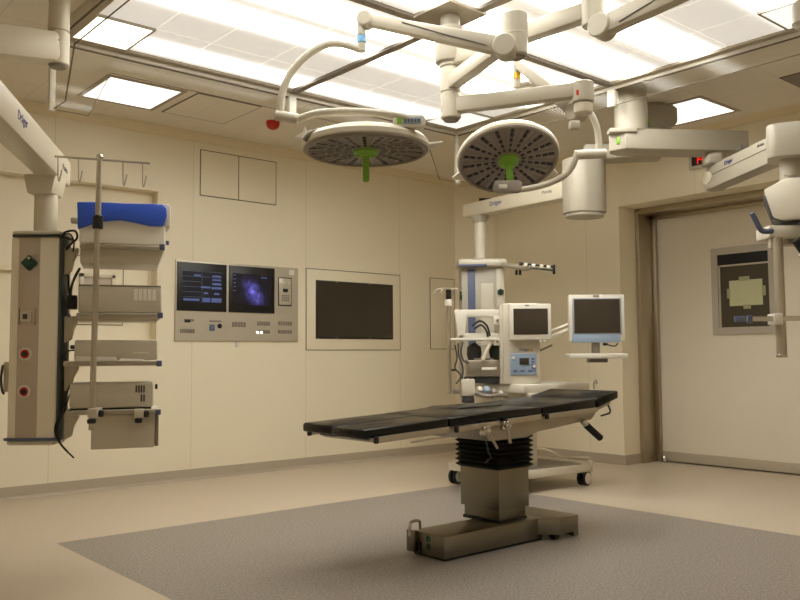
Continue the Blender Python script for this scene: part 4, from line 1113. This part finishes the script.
w = MB(); pxbox(w, 8.5, 236, 56.5, 441, TC, .15, .012); w.build('supply_column', 'column', pc)
w = MB(); pxbox(w, 11.5, 230.5, 60, 234.5, TC - .01, .18, .010); w.build('top_cap', 'white', pc)
w = MB(); pxbox(w, 11.5, 234, 60.5, 236.8, TC - .012, .185, .006); w.build('top_band', 'charcoal', pc)
w = MB(); pxbox(w, 56.2, 237, 60, 440, TC + .012, .09, .004); w.build('side_profile', 'sidedark', pc)
w = MB(); pxbox(w, 60, 238, 63, 436, TC + .06, .08, .003); w.build('side_channel', 'taupe', pc)
w = MB(); pxbox(w, 17, 237, 38, 439, TC - .004, .02, .002); w.build('front_strip', 'taupe', pc)
w = MB(); pxbox(w, 3, 438.2, 55, 441, TC - .014, .175, .005); w.build('bottom_band', 'bluegrey', pc)
w = MB(); pxbox(w, 6, 441, 53, 445.5, TC - .004, .145, .010); w.build('bottom_cap', 'greyp', pc)
a = math.radians(45); A4 = (R0 * math.cos(a) + UP * math.sin(a), F0, -R0 * math.sin(a) + UP * math.cos(a))
w = MB(); w.box(at(29.5, 263, TC - .018), (.056, .03, .056), A4, .006); go = w.build('gas_outlet', 'dgreen', pc, label='dark green diamond shaped outlet')
w = MB(); w.cyl(at(28.5, 258, TC - .03), at(28.5, 258, TC - .045), .007, 10); w.build('button', 'chrome', go)
MB().cyl(at(35.5, 255, TC - .003), at(35.5, 255, TC - .02), .006, 10).build('pin', 'chrome', pc)
w = MB(); pxbox(w, 19.5, 311, 31, 322, TC - .014, .02, .004); so = w.build('socket', 'greyp', pc)
w = MB(); pxbox(w, 22.5, 314, 27, 319, TC - .017, .006, .001); w.build('inlet', 'charcoal', so)
for a_, b_ in ((17.5, 19), (33.5, 35.5)):
    w = MB(); pxbox(w, a_, 308, b_, 325, TC - .012, .015, .002); w.build('socket_bracket', 'alu', pc)
for x, y in ((25.5, 354), (24.5, 391.5)):
    q = at(x, y, TC - .004)
    g = MB().lathe(q, -F0, [(.031, 0), (.031, .006), (.026, .009), (.022, .009), (.022, .002)], 28).build('gas_port', 'white2', pc)
    MB().lathe(q - F0 * .003, -F0, [(.021, 0), (.021, .006), (.012, .006)], 24).build('port_ring', 'red', g)
    MB().lathe(q - F0 * .004, -F0, [(.013, 0), (.013, .010), (0, .011)], 20).build('port_hole', 'black', g)
w = MB(); pxbox(w, 3, 362, 9, 392, TC + .05, .08, .006); w.build('side_socket', 'greyp', pc)
MB().tube(spline([at(3, 365, TC + .05), at(1, 378, TC + .03), at(2, 390, TC + .04), at(4, 394, TC + .05)], 5), .006, 8).build('cable', 'charcoal', pc)

aS = math.radians(18); RS0 = R0 * math.cos(aS) + F0 * math.sin(aS); RSF = F0 * math.cos(aS) - R0 * math.sin(aS); RS = (RS0, RSF, UP)
SP = at(78, 300, TC)
def ats(x, y, off):
    """point seen on the rack's front plane, moved off behind it"""
    d = ray(x, y); q = SP + RSF * off
    return EYE + d * ((q - EYE).dot(RSF) / d.dot(RSF))
def pxS(mb, x0, y0, x1, y1, off, depth, bev=.004):
    c = ats((x0 + x1) / 2, (y0 + y1) / 2, off); xm, ym = (x0 + x1) / 2, (y0 + y1) / 2
    wd_ = (ats(x1, ym, off) - ats(x0, ym, off)).dot(RS0); hd_ = ats(xm, y0, off).z - ats(xm, y1, off).z
    return mb.box(c + RSF * depth / 2, (wd_, depth, hd_), RS, bev)
def shelf(ytop, ybot, x0, x1, under=None):
    w = MB(); pxS(w, x0, ytop, x1, ybot, -.03, .34, .006); s_ = w.build('shelf', 'greyp', pc)
    w = MB(); pxS(w, x1 - 4.5, ytop - .5, x1 + 1, ybot + .5, -.036, .03, .004); w.build('rail_end', 'bluegrey', s_)
    w = MB(); pxS(w, x0, ytop + .6, x1 - 4, ybot - .6, -.035, .01, .002); w.build('front_rail', 'alu', s_)
    # bracket to the column
    w = MB(); m = (ytop + ybot) / 2
    w.prism([ats(64, m + 1, +.07), ats(79, m + 1, +.07), ats(79, m + 5, +.07), ats(74, m + 14, +.07), ats(72, m + 24, +.07), ats(64, m + 28, +.07)], RSF * .03, .003); w.build('bracket', 'greyp', s_)
    w = MB(); w.cyl(ats(68.5, m, +.07), ats(68.5, m, +.055), .010, 12); w.build('bracket_bolt', 'bluegrey', s_)
    return s_
s1 = shelf(244.5, 249.5, 80, 164)
w = MB(); w.prism([ats(80, 249.5, 0), ats(165, 249.5, 0), ats(158, 265, 0), ats(80, 262.5, 0)], RSF * .30, .004); w.build('tray_body', 'greyp', s1)
s2 = shelf(313, 317.5, 77, 162)
w = MB(); pxS(w, 77, 317.5, 158, 321, +.06, .24, .003); w.build('tray_body', 'cream', s2)
s3 = shelf(361, 366, 64, 161); s4 = shelf(410, 414.5, 66, 160)
w = MB(); pxS(w, 91.5, 414.5, 155, 448.5, +.0, .28, .004); dr = w.build('drawer_box', 'greyp', pc)
w = MB(); pxS(w, 155, 415, 158.5, 446, +.005, .27, .003); w.build('drawer_side', 'greyd', dr)
for q in (139.5,):
    w = MB(); pxS(w, 134, 409, 144, 418, -.06, .03, .006); cl = w.build('rail_clamp', 'greyp', pc)
    w = MB(); w.cyl(ats(138.5, 418, -.05), ats(138.5, 423, -.05), .018, 14, .004); w.build('knob', 'black', cl)
    w = MB(); w.cyl(ats(144, 414, -.05), ats(149, 414, -.05), .015, 14, .003); w.build('knob', 'black', cl)
# cables looping beside the column
for pts, r in (([(62, 236), (66, 232), (75, 231), (77, 238), (70, 245), (66, 250)], .009), ([(63, 235), (70, 234), (74, 242), (73, 252)], .006),
               ([(70, 300), (72, 285), (76, 275), (80, 268)], .011), ([(71, 304), (69, 290), (68, 275)], .008),
               ([(75, 350), (66, 352), (64, 360)], .006), ([(70, 385), (66, 396), (64, 408), (58, 418), (55, 432), (62, 446), (74, 458)], .007), ([(72, 388), (67, 402), (62, 414), (57, 428), (60, 442), (68, 452)], .006)):
    MB().tube(spline([ats(x, y, +.03) for x, y in pts], 6), r * .6, 8).build('cable', 'rubber', pc)
w = MB(); pxS(w, 67, 295, 77, 309, +.04, .06, .006); w.build('plug', 'black', pc)
w = MB(); pxS(w, 70, 345, 78, 349, +.02, .03, .004); w.build('plug', 'black', pc)

# devices standing on the rack shelves
TD = TC + .0
def dev(x0, y0, x1, y1, label, cat='medical device', name='rack_device', m='greyp', depth=.26, bev=.008):
    y1 -= .5
    c = ats((x0 + x1) / 2, y1, depth / 2)
    r = thing(name, label, cat, c)
    w = MB(); pxS(w, x0, y0, x1, y1, 0, depth, bev); w.build('case', m, r)
    return r
d = dev(80, 204, 166, 244.5, 'white device with a wavy blue front cover on the top rack shelf', name='light_source', m='rackwhite', bev=.01)
w = MB()
top = [(77, 201.5), (100, 201.8), (125, 203), (150, 203.5), (163, 204), (166.5, 208), (167, 216), (163.5, 226)]
bot = [(150, 225.5), (135, 222), (120, 219.5), (105, 220.5), (92, 223.5), (77.5, 228.5)]
w.prism([ats(x, y, -.03) for x, y in top + bot], RSF * .05, .008); w.build('front_cover', 'blue', d, label='wavy bright blue cover')
w = MB(); w.prism([ats(163, 203.5, -.006), ats(171, 204.5, -.006), ats(170.5, 226.5, -.006), ats(163.5, 226.5, -.006)], RSF * .2, .01); w.build('side_cap', 'white2', d)
w = MB(); pxS(w, 70.5, 217.5, 78, 222.5, +.05, .05, .006); w.build('side_knob', 'greyp', d)
w = MB(); w.cyl(ats(167.5, 241, +.02), ats(167.5, 245, +.02), .008, 10); w.build('foot', 'bluegrey', d)
d = dev(79, 285, 162, 313, 'grey box with a printed vent panel on the second rack shelf from the top')
w = MB()
for i in range(5): pxS(w, 134 + i * 4.6, 289 + i * .2, 137.6 + i * 4.6, 300.5, -.0035, .006, 0)
w.build('vent_panel', 'rackwhite', d)
w = MB(); pxS(w, 79.5, 285, 161.5, 286.5, -.002, .01, .001); w.build('lid_edge', 'greyd', d)
d = dev(75, 340, 158, 360.8, 'low grey box with papers in front on the third rack shelf from the top')
w = MB(); pxS(w, 133, 352.3, 149, 353.3, -.003, .006, 0); w.build('slot', 'paperw', d)
w = MB(); pxS(w, 85, 341.5, 101, 342.3, -.003, .006, 0); w.build('label_strip', 'paperw', d)
w = MB(); w.prism([ats(74, 360.8, -.03), ats(118, 360.8, -.03), ats(116, 357, -.01), ats(76, 356, -.01)], RSF * .012, .002); 
tag(w.build('grey_folder', 'greyp'), 'light grey folder lying before the low box on the third rack shelf', 'folder')
w = MB(); w.prism([ats(118, 360.8, -.03), ats(147, 360.8, -.03), ats(143, 359.4, -.008), ats(121, 358.2, -.008)], RSF * .010, .002)
tag(w.build('paper_stack', 'paperw'), 'white papers lying before the low box on the third rack shelf', 'papers')
d = dev(70, 383, 154, 408.5, 'grey box with dark vent slots on the lowest rack shelf', bev=.012)
w = MB()
for i in range(4):
    pxS(w, 135.5 + i * 2.6, 385.5, 137 + i * 2.6, 392.5, -.002, .006, 0)
    if i > 1: pxS(w, 135.5 + i * 2.6, 394.5, 137 + i * 2.6, 401.5, -.002, .006, 0)
w.build('vent_slots', 'charcoal', d)
w = MB(); pxS(w, 70, 408.3, 152, 410, +.01, .22, .003); w.build('feet_strip', 'black', d)
w = MB(); w.cyl(ats(155, 386.5, +.02), ats(157.5, 386.5, +.02), .012, 10); w.build('side_knob', 'black', d)

# drip pole clamped to the rack
TP = TC - .09
iv = thing('drip_pole', 'tall steel drip pole with four hooks clamped to the front of the left rack', 'drip pole', at(92, 430, TP))
Pp = at(95.5, 300, TP)
zt1, zb1 = at(100, 159, TP).z, at(91, 429, TP).z
lean = (at(99.7, 160, TP) - at(91.5, 428, TP))
A0 = at(91.5, 430, TP); A1 = at(99.8, 158, TP)
MB().cyl(A0, A1, .0135, 16, .002).build('pole', 'polesteel', iv)
MB().ball(A1 + UP * .004, .017).build('pole_cap', 'chrome', iv)
MB().cyl(A0.lerp(A1, .735), A0.lerp(A1, .785), .024, 16, .004).build('height_clamp', 'black', iv)
b0, b1 = at(50, 156, TP), at(150, 163.3, TP)
MB().tube([b0, b1], .0055, 8).build('cross_bar', 'polesteel', iv)
for x, y in ((58, 156.7), (78.5, 158), (123, 161.3), (142.5, 162.7)):
    MB().tube(spline([at(x, y, TP), at(x + .1, y + 12, TP), at(x + .2, y + 21, TP), at(x + 1, y + 24.5, TP), at(x + 2.4, y + 20, TP), at(x + 3.8, y + 13, TP)], 4), .0032, 6).build('hook', 'polesteel', iv)
w = MB(); pxbox(w, 87, 408.5, 97, 418, TP - .03, .075, .006); c = w.build('rail_clamp', 'greyp', iv)
w = MB(); w.cyl(at(97, 413.5, TP), at(103, 413.5, TP), .016, 14, .003); w.build('knob', 'black', c)
w = MB(); w.cyl(at(91.5, 419, TP - .02), at(91.5, 423.5, TP - .02), .02, 14, .003); w.build('knob', 'black', c)

# ================================================================ LIGHT AND VIEW
wd = bpy.data.worlds.new('world'); scene.world = wd; wd.use_nodes = True
wd.node_tree.nodes['Background'].inputs[0].default_value = (.02, .018, .015, 1)
wd.node_tree.nodes['Background'].inputs[1].default_value = 1
scene.view_settings.view_transform = 'Standard'; scene.view_settings.look = 'None'
scene.view_settings.exposure = 0.0; scene.view_settings.gamma = 1
scene.view_settings.use_curve_mapping = False
try:
    scene.cycles.use_denoising = True
    scene.cycles.max_bounces = 10; scene.cycles.diffuse_bounces = 6; scene.cycles.transparent_max_bounces = 16
    scene.cycles.sample_clamp_indirect = 6
except Exception: pass
